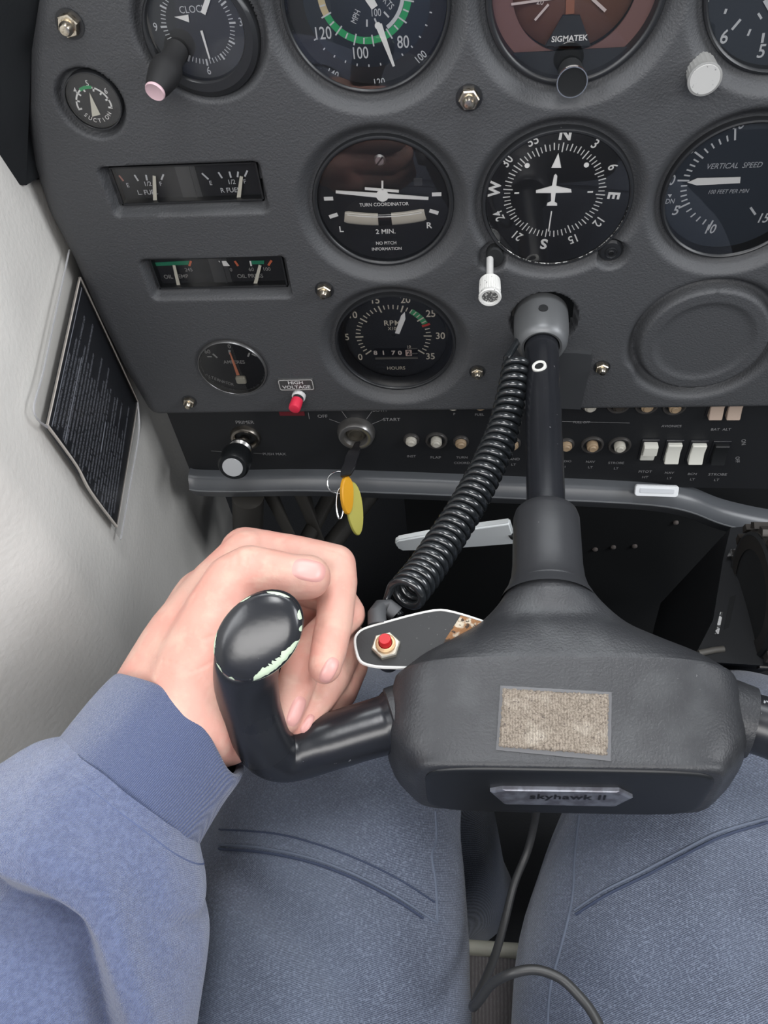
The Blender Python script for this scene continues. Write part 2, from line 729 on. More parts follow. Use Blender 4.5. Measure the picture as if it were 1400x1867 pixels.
# aircraft outline
out = [(1013, 317), (1016, 321), (1014, 339), (1041, 345), (1042, 351), (1013, 352), (1011, 368), (1015.5, 371), (1015.5, 375), (996.5, 375), (998, 370), (1004.5, 367), (1004.5, 352), (977, 352), (977, 347), (1006, 339), (1010, 320)]
prism(bm, [g.m(u, v, Zp) for u, v in out[::-1]], Zp-.0003, Zp)
g.part('aircraft_symbol', bm, white_m)
bm = bmesh.new()
tube(bm, [Vector((.0397*math.sin(math.radians(a)), .0397*math.cos(math.radians(a)), -.0004)) for a in range(95, 236, 3)], .00035, 6)
g.part('bezel_ring', bm, mat('worn_metal_edge', (.45, .45, .43), .35, .8, var=(500, (.03, .03, .03), .42, .5)))
bm = bmesh.new()
for lx, ly in ((.0345, -.0335),):
    lathe(bm, [(0, -.0015), (.0058, -.0018), (.0070, -.003), (.0072, -.012)], 32, Matrix.Translation((lx, ly, 0)))
lug = g.part('mounting_lug', bm, bezel_m)
bm = bmesh.new()
lathe(bm, [(.0014, 0), (.0019, -.0008), (.0028, -.0008), (.0032, 0), (.0035, -.001)], 24, Matrix.Translation((.0345, -.0335, 0)))
g.part('set_screw', bm, bezel_m, parent=lug)
g.glass(.0394, -.0007)
bm = bmesh.new()
lathe(bm, [(0, .0006), (.0052, .0006), (.0060, -.0004), (.0062, -.010)], 32, Matrix.Translation((-.0335, -.0345, 0)) @ Matrix.Diagonal((.85, 1.15, 1, 1)))  # black plug standing in for the shade inside the open recess
g.part('knob_recess_shade', bm, dark_m)
# knurled heading knob on its rod
rb = Vector((-.0330, -.0350, .0))
kp = py(893, 520, -.022)
kl = Vector((kp.x-g.cx, kp.z-g.cz, -(kp.y-g.y0)))
dirk = Vector((.0, -.10, 1)).normalized()
bm = bmesh.new()
tube(bm, [kl-dirk*.022+Vector((0, .004, 0)), kl], .0021, 12)
rod = g.part('knob_rod', bm, mat('pale_rod', (.5, .5, .49), .4, .2))
bm = bmesh.new()
K = along(kl-dirk*.004, dirk)
n = 60
prof = [(.0046, -.001), (.0062, .001), (.0064, .007)]
lathe(bm, prof+[(.0063, .0122), (.0066, .0125), (.0067, .0142), (.0062, .0148), (.0048, .0146), (.0046, .0130), (0, .0128)], n, K)
for v in bm.verts:
    L_ = K.inverted() @ v.co
    r = math.hypot(L_.x, L_.y)
    if r > .0055 and .0065 < L_.z < .0125:
        i = round(math.atan2(L_.y, L_.x)/(2*PI)*n)
        if i % 2:
            L_.x *= .94
            L_.y *= .94
            v.co = K @ L_
kn = g.part('heading_knob', bm, mat('white_knob', (.62, .62, .60), .45, speck=[(700, (.06, .06, .06), .66)]), 'white knurled knob', parent=rod)
bm = bmesh.new()
lathe(bm, [(0, .0134), (.0046, .0133)], 24, K)
g.part('knob_end', bm, mat('pitted_socket', (.08, .08, .08), .6, var=(900, (.5, .5, .48), .55, .6)), parent=rod)

# ------------------------------------------------------------------ vertical speed indicator
g = Gauge('vertical_speed_indicator', .197, 0, 0, 'round slate gauge marked VERTICAL SPEED with needle at zero, cut by the frame', 'gauge', .0085)
g.bez(.0410, .0385)
g.dial(.0386, dial_blue)
Z = g.z+.0002
cx, cy = g.m(1338, 331)
bm = bmesh.new()
x0 = cx-g.m(1244, 330)[0]
maj = []
for (u, v) in ((1299, 403), (1250, 373), (1245, 329), (1272, 281), (1340, 244)):
    x, y = g.m(u, v)
    maj.append(math.degrees(math.atan2(x-cx, y-cy)) % 360)
maj[-1] += 360 if maj[-1] < 180 else 0
for j in range(4):
    for i in range(5):
        a = maj[j]+(maj[j+1]-maj[j])*i/5
        ticks(bm, cx, cy, x0*(.87 if i == 0 else .89), x0*(1.10 if i == 0 else 1.01), [a], .00095 if i == 0 else .0008, Z)
ticks(bm, cx, cy, x0*.87, x0*1.10, [maj[-1]], .00095, Z)
for (s, u, v, h, wx) in (('0', 1224, 329, .0058, .75), ('5', 1231, 384, .0058, .9), ('10', 1293, 418, .0058, .8), ('15', 1390, 398, .0058, .8), ('5', 1259, 272, .0058, .9), ('10', 1345, 226, .0058, .8)):
    x, y = g.m(u, v)
    text(bm, s, x, y, h, Z, 0, .014, wx, .18)
x, y = g.m(1221, 367)
text(bm, 'DN', x, y, .0030, Z, 0, 0, .8, .1)
for (pts) in (((1217, 354), (1225, 354), (1221, 360)), ((1229, 305), (1236, 305), (1232, 299))):
    prism(bm, [g.m(u, v) for u, v in pts], Z-.0001, Z)
a, b = g.m(1368, 378), g.m(1377, 391)
bar2(bm, a[0], a[1], b[0], b[1], .0012, Z)
g.part('markings', bm, greyprint if False else mat('dial_pale', (.62, .64, .66), .6))
bm = bmesh.new()
x, y = g.m(1338, 302)
text(bm, 'VERTICAL  SPEED', x, y, .0031, Z, 0, .004, .86, .2)
x, y = g.m(1327, 349)
text(bm, '100 FEET PER MIN', x, y, .0024, Z, 0, .004, .82, .2)
g.part('caption', bm, mat('dial_pale_thin', (.45, .47, .5), .6))
bm = bmesh.new()
Zp = Z+.001
prism(bm, [g.m(u, v, Zp) for u, v in ((1253, 333), (1270, 338), (1349, 334), (1350, 323), (1272, 325))], Zp-.0003, Zp)
g.part('needle', bm, white_m)
g.glass(.0386)

# ------------------------------------------------------------------ airspeed indicator
g = Gauge('airspeed_indicator', 0, .1035, 0, 'airspeed gauge with a green arc and numbers 120, 100 and 80 at the top edge', 'gauge', .0075)
g.bez(.0410, .0388)
g.dial(.0389, dial_m)
bm = bmesh.new()
lathe(bm, [(0, g.z+.0002), (.0305, g.z+.0002), (.0312, g.z-.0002)], 72)
g.part('inner_dial', bm, dial_blue)
Z = g.z+.0004
cx, cy = g.m(664, -14)
bm = bmesh.new()
ro = (Vector(g.m(672, 80))-Vector((cx, cy))).length
arcband(bm, cx, cy, ro-.0033, ro, 84, 246, Z)
g.part('green_arc', bm, green_m)
bm = bmesh.new()
arcband(bm, cx, cy, ro-.0033, ro, 246, 285, Z)
g.part('yellow_arc', bm, mat('dial_cream', (.6, .5, .3), .6))
bm = bmesh.new()
arcband(bm, cx, cy, ro-.0053, ro-.0035, 60, 148, Z)
for i, a in enumerate(range(90, 270, 12)):
    ticks(bm, cx, cy, ro-.0030-(.0012 if i % 2 else .0), ro+(.0012 if i % 2 else -.0002), [a], .0007, Z+.0002)
for (s, u, v, h) in (('120', 588, 61, .0058), ('100', 656, 97, .0056), ('80', 735, 77, .0058)):
    x, y = g.m(u, v)
    text(bm, s, x, y, h, Z, 0, .006, .75)
for i in range(13):
    ticks(bm, cx, cy, .0325, .0337, [108+i*10.5], .0006, Z)
for (s, u, v, r) in (('140', 606, 134, 206), ('120', 691, 150, 176), ('100', 767, 104, 142)):
    x, y = g.m(u, v)
    text(bm, s, x, y, .0038, Z, (r-180), .006, .8)
x, y = g.m(685, 23)
text(bm, '100', x, y, .0034, Z, 0, 0, .75)
x, y = g.m(649, 30)
text(bm, 'MPH', x, y, .0030, Z, -62, 0, .75)
x, y = g.m(708, 6)
text(bm, 'KTS', x, y, .0030, Z, 50, 0, .75)
for (p, q) in (((669, 35), (669, 48)), ((683, 33), (688, 46)), ((700, 21), (709, 31))):
    a, b = g.m(*p), g.m(*q)
    bar2(bm, a[0], a[1], b[0], b[1], .0008, Z)
g.part('markings', bm, mat('dial_pale', (.62, .64, .66), .6))
bm = bmesh.new()
Zp = Z+.0012
a, b = g.m(690, 45, Zp), g.m(718, 121, Zp)
bar2(bm, a[0], a[1], b[0], b[1], .0034, Zp, .0003, .0012)
a, b = g.m(672, -4, Zp), g.m(683, 14, Zp)
bar2(bm, a[0], a[1], b[0], b[1], .0040, Zp, .0003, .0034)
prism(bm, circle(.0016, 16, *g.m(689, 47, Zp)), Zp-.0003, Zp+.0001)
g.part('needle', bm, white_m)
g.glass(.0388)

# ------------------------------------------------------------------ attitude indicator
g = Gauge('attitude_indicator', .0985, .1035, 0, 'brown attitude gauge with a black trapezoid reading SIGMATEK, at the top edge', 'gauge', .012)
g.bez(.0418, .0385)
bm = bmesh.new()
lathe(bm, [(0, g.z+.006), (.014, g.z+.0045), (.024, g.z+.001), (.030, g.z-.003), (.030, g.z-.01)], 64)
g.part('horizon_ball', bm, mat('brown_horizon', (.14, .065, .045), .5))
bm = bmesh.new()
arcband(bm, 0, 0, .029, .0386, 105, 255, g.z+.0036, .001, 40)
arcband(bm, 0, 0, .029, .0386, -105, 105, g.z+.0036, .001, 60)
g.part('bank_ring', bm, mat('mauve_brown_ring', (.20, .105, .095), .45))
bm = bmesh.new()
Z = g.z+.0068
# lower black shield: chord segment
yb = g.m(1040, 92, Z)[1]
seg = []
for i in range(33):
    a = math.asin(max(-1, min(1, yb/.0386)))
    t = (PI-a)+((2*PI+a)-(PI-a))*i/32
    seg.append((.0386*math.cos(t), .0386*math.sin(t)))
prism(bm, seg, Z-.001, Z-.0003)
prism(bm, [g.m(u, v, Z) for u, v in ((994, 84), (1077, 84), (1057, 28), (1026, 28))], Z-.001, Z)
g.part('shield', bm, mat('shield_black', (.018, .021, .024), .5))
bm = bmesh.new()
x, y = g.m(1038, 70, Z)
text(bm, 'SIGMATEK', x, y, .0026, Z+.0003, 0, .02, 1.0, 0)
g.part('shield_lettering', bm, white_m)
bm = bmesh.new()
Zb = g.z+.0063
for (p, q, w) in (((932, 8), (1010, -3), .0011), ((1000, 8), (975, 37), .0011), ((1080, -2), (1104, 20), .0014)):
    a, b = g.m(*p, Zb), g.m(*q, Zb)
    bar2(bm, a[0], a[1], b[0], b[1], w, Zb)
x, y = g.m(985, 3, Zb)
text(bm, '20', x, y, .003, Zb, 10, 0, .8)
g.part('horizon_lines', bm, mat('dial_pinkish', (.7, .6, .58), .6))
bm = bmesh.new()
a, b = g.m(1040, -10, Z), g.m(1039, 26, Z)
bar2(bm, a[0], a[1], b[0], b[1], .004, Z-.0002, .0005)
g.part('pointer_post', bm, mat('rust_post', (.3, .12, .07), .5))
g.glass(.0386)
# caging knob with a bare metal rim
kp = py(1043, 150, -.013)
kl = Vector((kp.x-g.cx, kp.z-g.cz, -(kp.y-g.y0)))
K = Matrix.Translation(kl)
bm = bmesh.new()
lathe(bm, [(.0060, -.013), (.0060, -.004), (.0072, -.003), (.0074, -.0006), (.0069, -.0002), (.0064, -.0003), (0, -.0003)], 48, K)
kn = g.part('caging_knob', bm, mat('knob_black', (.012, .013, .014), .8, spec=.2))
bm = bmesh.new()
lathe(bm, [(.0067, -.0006), (.0069, .0002), (.0074, .0002), (.0076, -.0008), (.0075, -.0016)], 48, K)
g.part('knob_rim', bm, chrome_m, 'bare metal rim', parent=kn)

# ------------------------------------------------------------------ altimeter
g = Gauge('altimeter', .197, .1035, 0, 'slate altimeter dial with the numbers 5 and 6 in the top right corner', 'gauge', .0055)
g.bez(.0410, .0385)
g.dial(.0386, dial_blue)
Z = g.z+.0002
bm = bmesh.new()
for (s, u, v) in (('6', 1320, 68), ('5', 1388, 94)):
    x, y = g.m(u, v)
    text(bm, s, x, y, .0062, Z, 0, .012, .9)
cx, cy = g.m(1398, -22)
for (p, q, w) in (((1350, 35), (1334, 54), .0012), ((1324, 16), (1321, 25), .0011), ((1368, 53), (1363, 65), .0010), ((1392, 60), (1389, 78), .0012), ((1291, 0), (1283, 12), .0012), ((1382, 24), (1388, 34), .0010)):
    a, b = g.m(*p), g.m(*q)
    bar2(bm, a[0], a[1], b[0], b[1], w, Z)
x, y = g.m(1405, 22)
bar2(bm, x-.004, y+.006, x+.004, y-.004, .003, Z+.001, .0003, .002)
g.part('markings', bm, mat('dial_pale', (.62, .64, .66), .6))
g.glass(.0386)
kp = py(1285, 145, -.014)
kl = Vector((kp.x-g.cx, kp.z-g.cz, -(kp.y-g.y0)))
K = Matrix.Translation(kl)
bm = bmesh.new()
lathe(bm, [(.0070, -.014), (.0074, -.004), (.0078, -.0015), (.0079, -.0002), (.0070, 0), (0, -.0002)], 48, K)
for v in bm.verts:
    L_ = K.inverted() @ v.co
    if math.hypot(L_.x, L_.y) > .0068 and L_.z < -.0012:
        i = round(math.atan2(L_.y, L_.x)/(2*PI)*48)
        if i % 2:
            v.co = K @ Vector((L_.x*.95, L_.y*.95, L_.z))
kn = g.part('setting_knob', bm, mat('grey_knob', (.34, .34, .33), .4, .3))
bm = bmesh.new()
lathe(bm, [(0, .0002), (.0068, .0003), (.0070, -.0003)], 40, K)
g.part('knob_end', bm, mat('worn_knob_end', (.42, .42, .41), .6, speck=[(330, (.12, .12, .12), .62)]), parent=kn)

# ------------------------------------------------------------------ tachometer
g = Gauge('tachometer', 0, -.1033, 0, 'round black gauge marked RPM with an hour counter reading 81 702, below the turn gauge', 'gauge', .010)
g.bez(.0410, .0395)
g.dial(.0396, dial_m)
bm = bmesh.new()
lathe(bm, [(.0394, -.002), (.0385, -.0025), (.0355, -.0060), (.0350, -.0075)], 80)
g.part('inner_flange', bm, mat('flange_black', (.012, .013, .016), .4))
Z = g.z+.0002
cx, cy = g.m(717, 612)
rr = abs(g.m(642, 622)[0]-cx)   # inner radius of the big ticks
tick_a = [-128+256*i/35 for i in range(36)]
bm = bmesh.new()
for i, a in enumerate(tick_a):
    if i % 5 == 0:
        ticks(bm, cx, cy, .0208, .0262, [a], .00095, Z)
    else:
        ticks(bm, cx, cy, .0225, .0258, [a], .0007, Z)
for i, s in enumerate(('0', '5', '10', '15', '20', '25', '30', '35')):
    a = math.radians(-128+256*i/7)
    rn = .0305 if i in (0, 7) else .0312
    text(bm, s, cx+rn*math.sin(a)*(1.03), cy+rn*math.cos(a), .0055, Z, 0, .012, .85)
x, y = g.m(715, 589)
text(bm, 'RPM', x, y, .0042, Z, 0, .012, .95, spacing=1.15)
x, y = g.m(717, 599)
text(bm, 'X100', x, y, .0026, Z, 0, .006, .9)
x, y = g.m(722, 671)
text(bm, 'HOURS', x, y, .0028, Z, 0, .008, 1.0)
x, y = g.m(745, 632)
text(bm, '10', x, y, .0022, Z, 0, .006, 1.0)
g.part('markings', bm, ivory_m)
bm = bmesh.new()
arcband(bm, cx, cy, .0222, .0262, 33, 66, Z-.00005)
g.part('green_arc', bm, mat('dial_mid_green', (.05, .28, .12), .5))
bm = bmesh.new()
ticks(bm, cx, cy, .0215, .0272, [69], .0017, Z+.0001)
g.part('red_line', bm, red_m)
bm = bmesh.new()
x, y = g.m(722, 642)
prism(bm, rrect(.0305, .0075, .001), Z-.0008, Z-.0001, Matrix.Translation((x, y, 0)))
w_ = g.part('counter_window', bm, mat('counter_black', (.006, .006, .008), .4))
bm = bmesh.new()
bar2(bm, x-.015, y-.0052, x+.015, y-.0052, .0012, Z+.0006, .0010)
bar2(bm, x+.008, y+.0032, x+.015, y+.0032, .0006, Z+.0003, .0005)
bar2(bm, x+.0095, y-.0012, x+.015, y-.0012, .0006, Z+.0003, .0005)
g.part('counter_sill', bm, mat('counter_metal', (.25, .24, .22), .4, .6), parent=w_)
bm = bmesh.new()
for s, u in (('8', 684.5), ('1', 699), ('7', 717), ('0', 729)):
    xx, yy = g.m(u, 643)
    text(bm, s, xx, yy, .0036, Z+.0002, 0, .03, 1.05)
g.part('counter_digits', bm, mat('counter_pink_white', (.62, .55, .5), .5), parent=w_)
bm = bmesh.new()
xx, yy = g.m(745, 643)
prism(bm, rrect(.0044, .0052, .0003), Z, Z+.0002, Matrix.Translation((xx, yy, 0)))
tw = g.part('tenths_wheel', bm, mat('counter_pink', (.6, .45, .4), .5), parent=w_)
bm = bmesh.new()
Zp = Z+.0012
P = [g.m(u, v, Zp) for u, v in ((738, 569), (739, 582), (728, 609), (720, 607.5), (731, 576))]
prism(bm, P[::-1], Zp-.0004, Zp)
g.part('needle', bm, white_m)
bm = bmesh.new()
lathe(bm, [(0, Z+.0012), (.0010, Z+.0010), (.0014, Z)], 16, Matrix.Translation((cx, cy, 0)))
g.part('needle_hub', bm, bezel_m)
bm = bmesh.new()
text(bm, '2', xx, yy, .0040, Z+.0004, 0, .03, .9)
o = g.part('tenths_digit', bm, dial_m, parent=w_)
g.glass(.0394, -.0022)

# ------------------------------------------------------------------ clock
ck = py(366, 66, -.002)
g = Gauge('clock', ck.x, ck.z, -.002, 'round clock with white hands and a black knob, at the top left', 'clock', .0030)
FX, FY = g.m(359, 48)
bm = bmesh.new()
lathe(bm, [(.0292, -.02), (.0292, -.001), (.0286, .001), (.0270, .0022)], 80)
V0 = [v for v in bm.verts]
lathe(bm, [(.0270, .0022), (.0246, .0022), (.0240, .0012), (.0240, -.0035)], 80)
for v in bm.verts:
    r = math.hypot(v.co.x, v.co.y)
    if r < .0268:
        v.co.x += FX*.9
        v.co.y += FY*.9
    elif r < .0272:
        v.co.x += FX*.35
        v.co.y += FY*.35
g.part('bezel', bm, bezel_m)
bm = bmesh.new()
lathe(bm, [(0, g.z), (.0242, g.z)], 64, Matrix.Translation((FX*.9, FY*.9, 0)))
g.part('dial_face', bm, dial_grey)
Z = g.z+.0003
cx, cy = g.m(361, 45)
bm = bmesh.new()
for i in range(60):
    ticks(bm, cx, cy, .0158, .0182 if i % 5 else .0190, [i*6], .0004 if i % 5 else .0009, Z)
for s, a in (('3', 90), ('6', 180), ('9', 270)):
    a = math.radians(a)
    text(bm, s, cx+.0216*math.sin(a), cy+.0216*math.cos(a), .0038, Z, 0, .006, .8)
x, y = g.m(352, 17)
text(bm, 'CLOCK', x, y, .0032, Z, 0, .0, .9)
g.part('markings', bm, mat('dial_pale', (.62, .64, .66), .6))
Zp = Z+.0010
bm = bmesh.new()
prism(bm, [g.m(u, v, Zp) for u, v in ((318, 31), (345, 41), (343, 27))], Zp-.0003, Zp)
g.part('hour_hand', bm, white_m)
bm = bmesh.new()
a, b = g.m(381, -8, Zp), g.m(370, 25, Zp)
bar2(bm, a[0], a[1], b[0], b[1], .0024, Zp, .0003)
g.part('minute_hand', bm, white_m)
bm = bmesh.new()
a, b = g.m(367, 56, Zp), g.m(382, 107, Zp)
bar2(bm, a[0], a[1], b[0], b[1], .0012, Zp, .0003, .0008)
g.part('second_hand', bm, white_m)
bm = bmesh.new()
lathe(bm, [(0, .0008), (.0240, .0006)], 72, Matrix.Translation((FX*.9, FY*.9, 0)))
facing(bm)
g.part('glass', bm, glass_mat('clock_glass', .05, 1.5, .04))
a = py(318, 100, -.006)
b = py(283, 166, -.030)
A_ = Vector((a.x-g.cx, a.z-g.cz, -(a.y-g.y0)))
B_ = Vector((b.x-g.cx, b.z-g.cz, -(b.y-g.y0)))
dk = (B_-A_)
K = along(A_, dk)
Lk = dk.length
bm = bmesh.new()
lathe(bm, [(.0056, -.004), (.0058, Lk*.2), (.0076, Lk*.35), (.0079, Lk*.55), (.0062, Lk*.85), (.0052, Lk-.0005), (0, Lk-.0005)], 40, K)
kn = g.part('winding_knob', bm, mat('knob_matte_black', (.006, .006, .007), .7))
bm = bmesh.new()
lathe(bm, [(.0048, Lk-.001), (.0051, Lk+.0002), (.0047, Lk+.0010), (.0040, Lk+.0006), (0, Lk+.0006)], 40, K)
g.part('knob_cap', bm, mat('pink_cap', (.60, .42, .46), .4), 'pale pink end cap', parent=kn)

# ------------------------------------------------------------------ suction gauge
ck = py(168, 188, -.005)
g = Gauge('suction_gauge', ck.x, ck.z, -.004, 'small round gauge marked SUCTION with a green arc at the left edge', 'gauge', .0035)
g.bez(.0152, .0143, lip=.0007)
g.dial(.0144, dial_m)
Z = g.z+.0002
cx, cy = g.m(172, 192)
bm = bmesh.new()
arcband(bm, cx, cy, .0089, .0098, -100, 100, Z, n=40)
ticks(bm, cx, cy, .0075, .0098, [-100, -72, -45, -18, 18, 45, 72, 100], .0009, Z)
for s, u, v in (('4', 137, 165), ('5', 159, 152), ('6', 193, 166)):
    x, y = g.m(u, v)
    text(bm, s, x, y, .0029, Z, 0, .01, .85)
for i, s in enumerate('SUCTION'):
    a = math.radians(-54+i*18)
    text(bm, s, cx+.0082*math.sin(a), cy-.0082*math.cos(a), .0022, Z, -(-54+i*18), .008, .9)
g.part('markings', bm, white_m)
bm = bmesh.new()
arcband(bm, cx, cy, .0087, .0103, -30, 12, Z+.0001)
g.part('green_arc', bm, green_m)
bm = bmesh.new()
P = [g.m(u, v, Z+.0008) for u, v in ((163, 169), (183, 209), (168, 213))]
prism(bm, P[::-1], Z+.0005, Z+.0008)
g.part('needle', bm, mat('needle_cream', (.75, .73, .62), .5))
g.glass(.0144, -.0008)
bm = bmesh.new()
x, y = g.m(214, 215, -.006)
prism(bm, rrect(.010, .005, .002), -.008, -.005, Matrix.Translation((x, y, 0)) @ Matrix.Rotation(.9, 4, 'Z'))
g.part('mounting_clip', bm, alu_m)


# ------------------------------------------------------------------ long gauges
def rect_gauge(name, R_, label, draw):
    x0, x1, z0, z1 = R_
    g = Gauge(name, (x0+x1)/2, (z0+z1)/2, .004, label, 'gauge', .004)
    w, h = x1-x0, z1-z0
    bm = bmesh.new()
    prism(bm, rrect(w+.004, h+.004, .0008), g.z-.003, g.z)
    g.part('dial_face', bm, dial_m)
    bm = bmesh.new()
    wl = .0009
    for (a, b, c, d) in ((-w/2, h/2-wl, w/2, h/2), (-w/2, -h/2, w/2, -h/2+wl), (-w/2, -h/2, -w/2+wl, h/2), (w/2-wl, -h/2, w/2, h/2)):
        prism(bm, [(a, b), (c, b), (c, d), (a, d)], g.z, .0015)
    g.part('frame', bm, bezel_m)
    bm = bmesh.new()
    prism(bm, [(-.0065, -h/2), (.0055, -h/2), (.0055, h/2), (-.0065, h/2)], g.z, g.z+.0006)
    prism(bm, [(.001, -h/2), (.0022, -h/2), (.0022, h/2), (.001, h/2)], g.z+.0006, g.z+.0012)
    g.part('divider', bm, dial_grey)
    draw(g)
    bm = bmesh.new()
    a = [bm.verts.new(p) for p in ((-w/2, -h/2, .001), (w/2, -h/2, .001), (w/2, h/2, .001), (-w/2, h/2, .001))]
    bm.faces.new(a)
    facing(bm)
    g.part('glass', bm, glass_mat('flat_gauge_glass', .035, 1.5, .12))
    return g


def fuel_draw(g):
    Z = g.z+.0008
    bm = bmesh.new()
    for (u, v, u2, v2) in ((245, 319, 252, 330), (266, 319, 268, 329), (298, 318, 294, 328), (368, 316, 380, 327), (398, 314, 405, 325), (418, 313, 421, 324), (434, 313, 433, 323), (451, 311, 446, 322)):
        a, b = g.m(u, v, Z), g.m(u2, v2, Z)
        bar2(bm, a[0], a[1], b[0], b[1], .0010, Z)
    for s, u, v, h in (('E', 233, 338, .0026), ('1/2', 269, 335.5, .0028), ('F', 293, 335.5, .0026), ('L. FUEL', 269, 351, .0029), ('E', 384, 334, .0026), ('1/2', 422, 332, .0028), ('F', 446, 331, .0026), ('R FUEL', 420, 347, .0029)):
        x, y = g.m(u, v, Z)
        text(bm, s, x, y, h, Z, 0, .008, .95)
    g.part('markings', bm, mat('dial_pale', (.62, .64, .66), .6))
    bm = bmesh.new()
    a, b = g.m(217, 320, Z), g.m(225, 330, Z)
    bar2(bm, a[0], a[1], b[0], b[1], .0010, Z)
    g.part('empty_mark', bm, mat('faded_red', (.45, .2, .16), .6))
    Zp = Z+.0018
    for p, q in (((281, 321), (283, 375)), ((440, 322), (434, 369))):
        bm = bmesh.new()
        a, b = g.m(*p, Zp), g.m(*q, Zp)
        bar2(bm, a[0], a[1], b[0], b[1], .0018, Zp, .0004, .0024)
        g.part('needle', bm, mat('needle_cream', (.75, .73, .62), .5))


def oil_draw(g):
    Z = g.z+.0008
    bm = bmesh.new()
    prism(bm, [g.m(u, v, Z) for u, v in ((281, 485), (343, 483), (345, 475.5), (277, 479))], Z-.0001, Z)
    g.part('green_band', bm, green_d)
    bm = bmesh.new()
    prism(bm, [g.m(u, v, Z) for u, v in ((459, 482), (481, 481.5), (482, 475), (458, 475.5))], Z-.0001, Z)
    g.part('green_band', bm, green_d)
    for (u, v, u2, v2) in ((348, 476, 345, 485), (428, 476, 434, 485), (495, 475, 489, 484)):
        bm = bmesh.new()
        a, b = g.m(u, v, Z), g.m(u2, v2, Z)
        bar2(bm, a[0], a[1], b[0], b[1], .0014, Z)
        g.part('red_line', bm, mat('orange_red', (.65, .16, .08), .5))
    bm = bmesh.new()
    prism(bm, [g.m(u, v, Z) for u, v in ((408, 485), (419, 485), (412, 476), (398, 476))], Z-.0001, Z)
    a, b = g.m(456, 476, Z), g.m(458, 485, Z)
    bar2(bm, a[0], a[1], b[0], b[1], .001, Z)
    g.part('white_marks', bm, white_m)
    bm = bmesh.new()
    for s, u, v, h in (('245', 344, 492, .0026), ('OIL TEMP', 321, 504.5, .0029), ('0', 421, 492, .0026), ('60', 458, 491.5, .0026), ('100', 486, 491, .0026), ('OIL PRESS', 456, 503.5, .0029)):
        x, y = g.m(u, v, Z)
        text(bm, s, x, y, h, Z, 0, .004, .95)
    g.part('markings', bm, greyprint)
    Zp = Z+.0018
    for p, q in (((317, 484), (327, 527)), ((474, 484), (464, 523))):
        bm = bmesh.new()
        a, b = g.m(*p, Zp), g.m(*q, Zp)
        bar2(bm, a[0], a[1], b[0], b[1], .0018, Zp, .0004, .0024)
        g.part('needle', bm, mat('needle_cream', (.75, .73, .62), .5))


rect_gauge('fuel_gauge', FUEL, 'wide rectangular gauge marked L. FUEL and R FUEL with two cream needles', fuel_draw)
rect_gauge('oil_gauge', OILG, 'wide rectangular gauge marked OIL TEMP and OIL PRESS with green bands', oil_draw)

# ------------------------------------------------------------------ ammeter
ck = py(423, 673, -.005)
g = Gauge('ammeter', ck.x, ck.z, -.0055, 'small round ammeter with an orange needle, above the primer knob', 'gauge', .0045)
bm = bmesh.new()
lathe(bm, [(.0245, -.004), (.0244, -.0005), (.0240, 0), (.0235, 0), (.0232, -.0006), (.0232, g.z)], 72)
g.part('bezel', bm, mat('satin_rim', (.20, .20, .2), .3, .8))
g.dial(.0233, dial_m)
Z = g.z+.0002
bm = bmesh.new()
for (u, v, u2, v2, w) in ((388, 645, 396, 652, .0012), (378, 650, 386, 650, .001), (418, 638, 420, 646, .0016), (455, 643, 452, 650, .0012), (459, 645, 468, 649, .0012)):
    a, b = g.m(u, v), g.m(u2, v2)
    bar2(bm, a[0], a[1], b[0], b[1], w, Z)
for s, u, v, h in (('60', 378, 641, .0034), ('0', 418, 631.5, .0034), ('60', 461, 639, .0034), ('AMPERES', 427, 660, .0030)):
    x, y = g.m(u, v)
    text(bm, s, x, y, h, Z, 0, .004, .9)
for i, ch in enumerate('ALTERNATOR'):
    u = 377+i*5.2
    v = 684+i*2.4-(i*i)*.06
    x, y = g.m(u, v)
    text(bm, ch, x, y, .0026, Z, 22-i*1.2, .004, .9)
g.part('markings', bm, greyprint)
bm = bmesh.new()
Zp = Z+.0012
a, b = g.m(419, 643, Zp), g.m(434, 684, Zp)
bar2(bm, a[0], a[1], b[0], b[1], .0008, Zp, .0004, .0024)
g.part('needle', bm, orange_m)
bm = bmesh.new()
x, y = g.m(440, 691, Z)
prism(bm, rrect(.0074, .0062, .0012), Z, Z+.0022, Matrix.Translation((x, y, 0)), .0006)
g.part('needle_cover', bm, mat('cream_metal', (.6, .58, .48), .35, .3))
bm = bmesh.new()
lathe(bm, [(0, .0002), (.0233, -.0002)], 64)
facing(bm)
g.part('glass', bm, glass)

# ------------------------------------------------------------------ panel nuts
GN = 'hexagon nuts on the instrument panel'
nuts = [(123, 49, 'beside the clock near the top left corner', .0056), (855, 184, 'between the airspeed and attitude gauges', .0054), (590, 535, 'below left of the turn gauge', .0048),
        (870, 684, 'right of the tachometer', .0044), (1098, 676, 'right of the control shaft', .0044), (343, 738, 'in the lower left corner of the panel', .0044)]
for i, (u, v, wh, r) in enumerate(nuts):
    P = py(u, v, -.008)
    e = empty('hexagon_nut', (P.x, -.0042, P.z), (PI/2, random.uniform(-.08, .08), 0), 'brass-coloured hexagon nut with a domed bolt end, '+wh, 'nut', GN)
    bm = bmesh.new()
    prism(bm, hexa(r, random.random()), 0, r*.75, None, r*.12)
    link('nut', bm, steel_m, e, autos=25)
    bm = bmesh.new()
    lathe(bm, [(r*.62, r*.7), (r*.60, r*1.2), (r*.42, r*1.5), (0, r*1.6)], 24)
    link('bolt_end', bm, steel_m, e)
    bm = bmesh.new()
    lathe(bm, [(r*1.25, 0), (r*1.25, r*.12), (r*.9, r*.13)], 32)
    link('washer', bm, bezel_m, e)

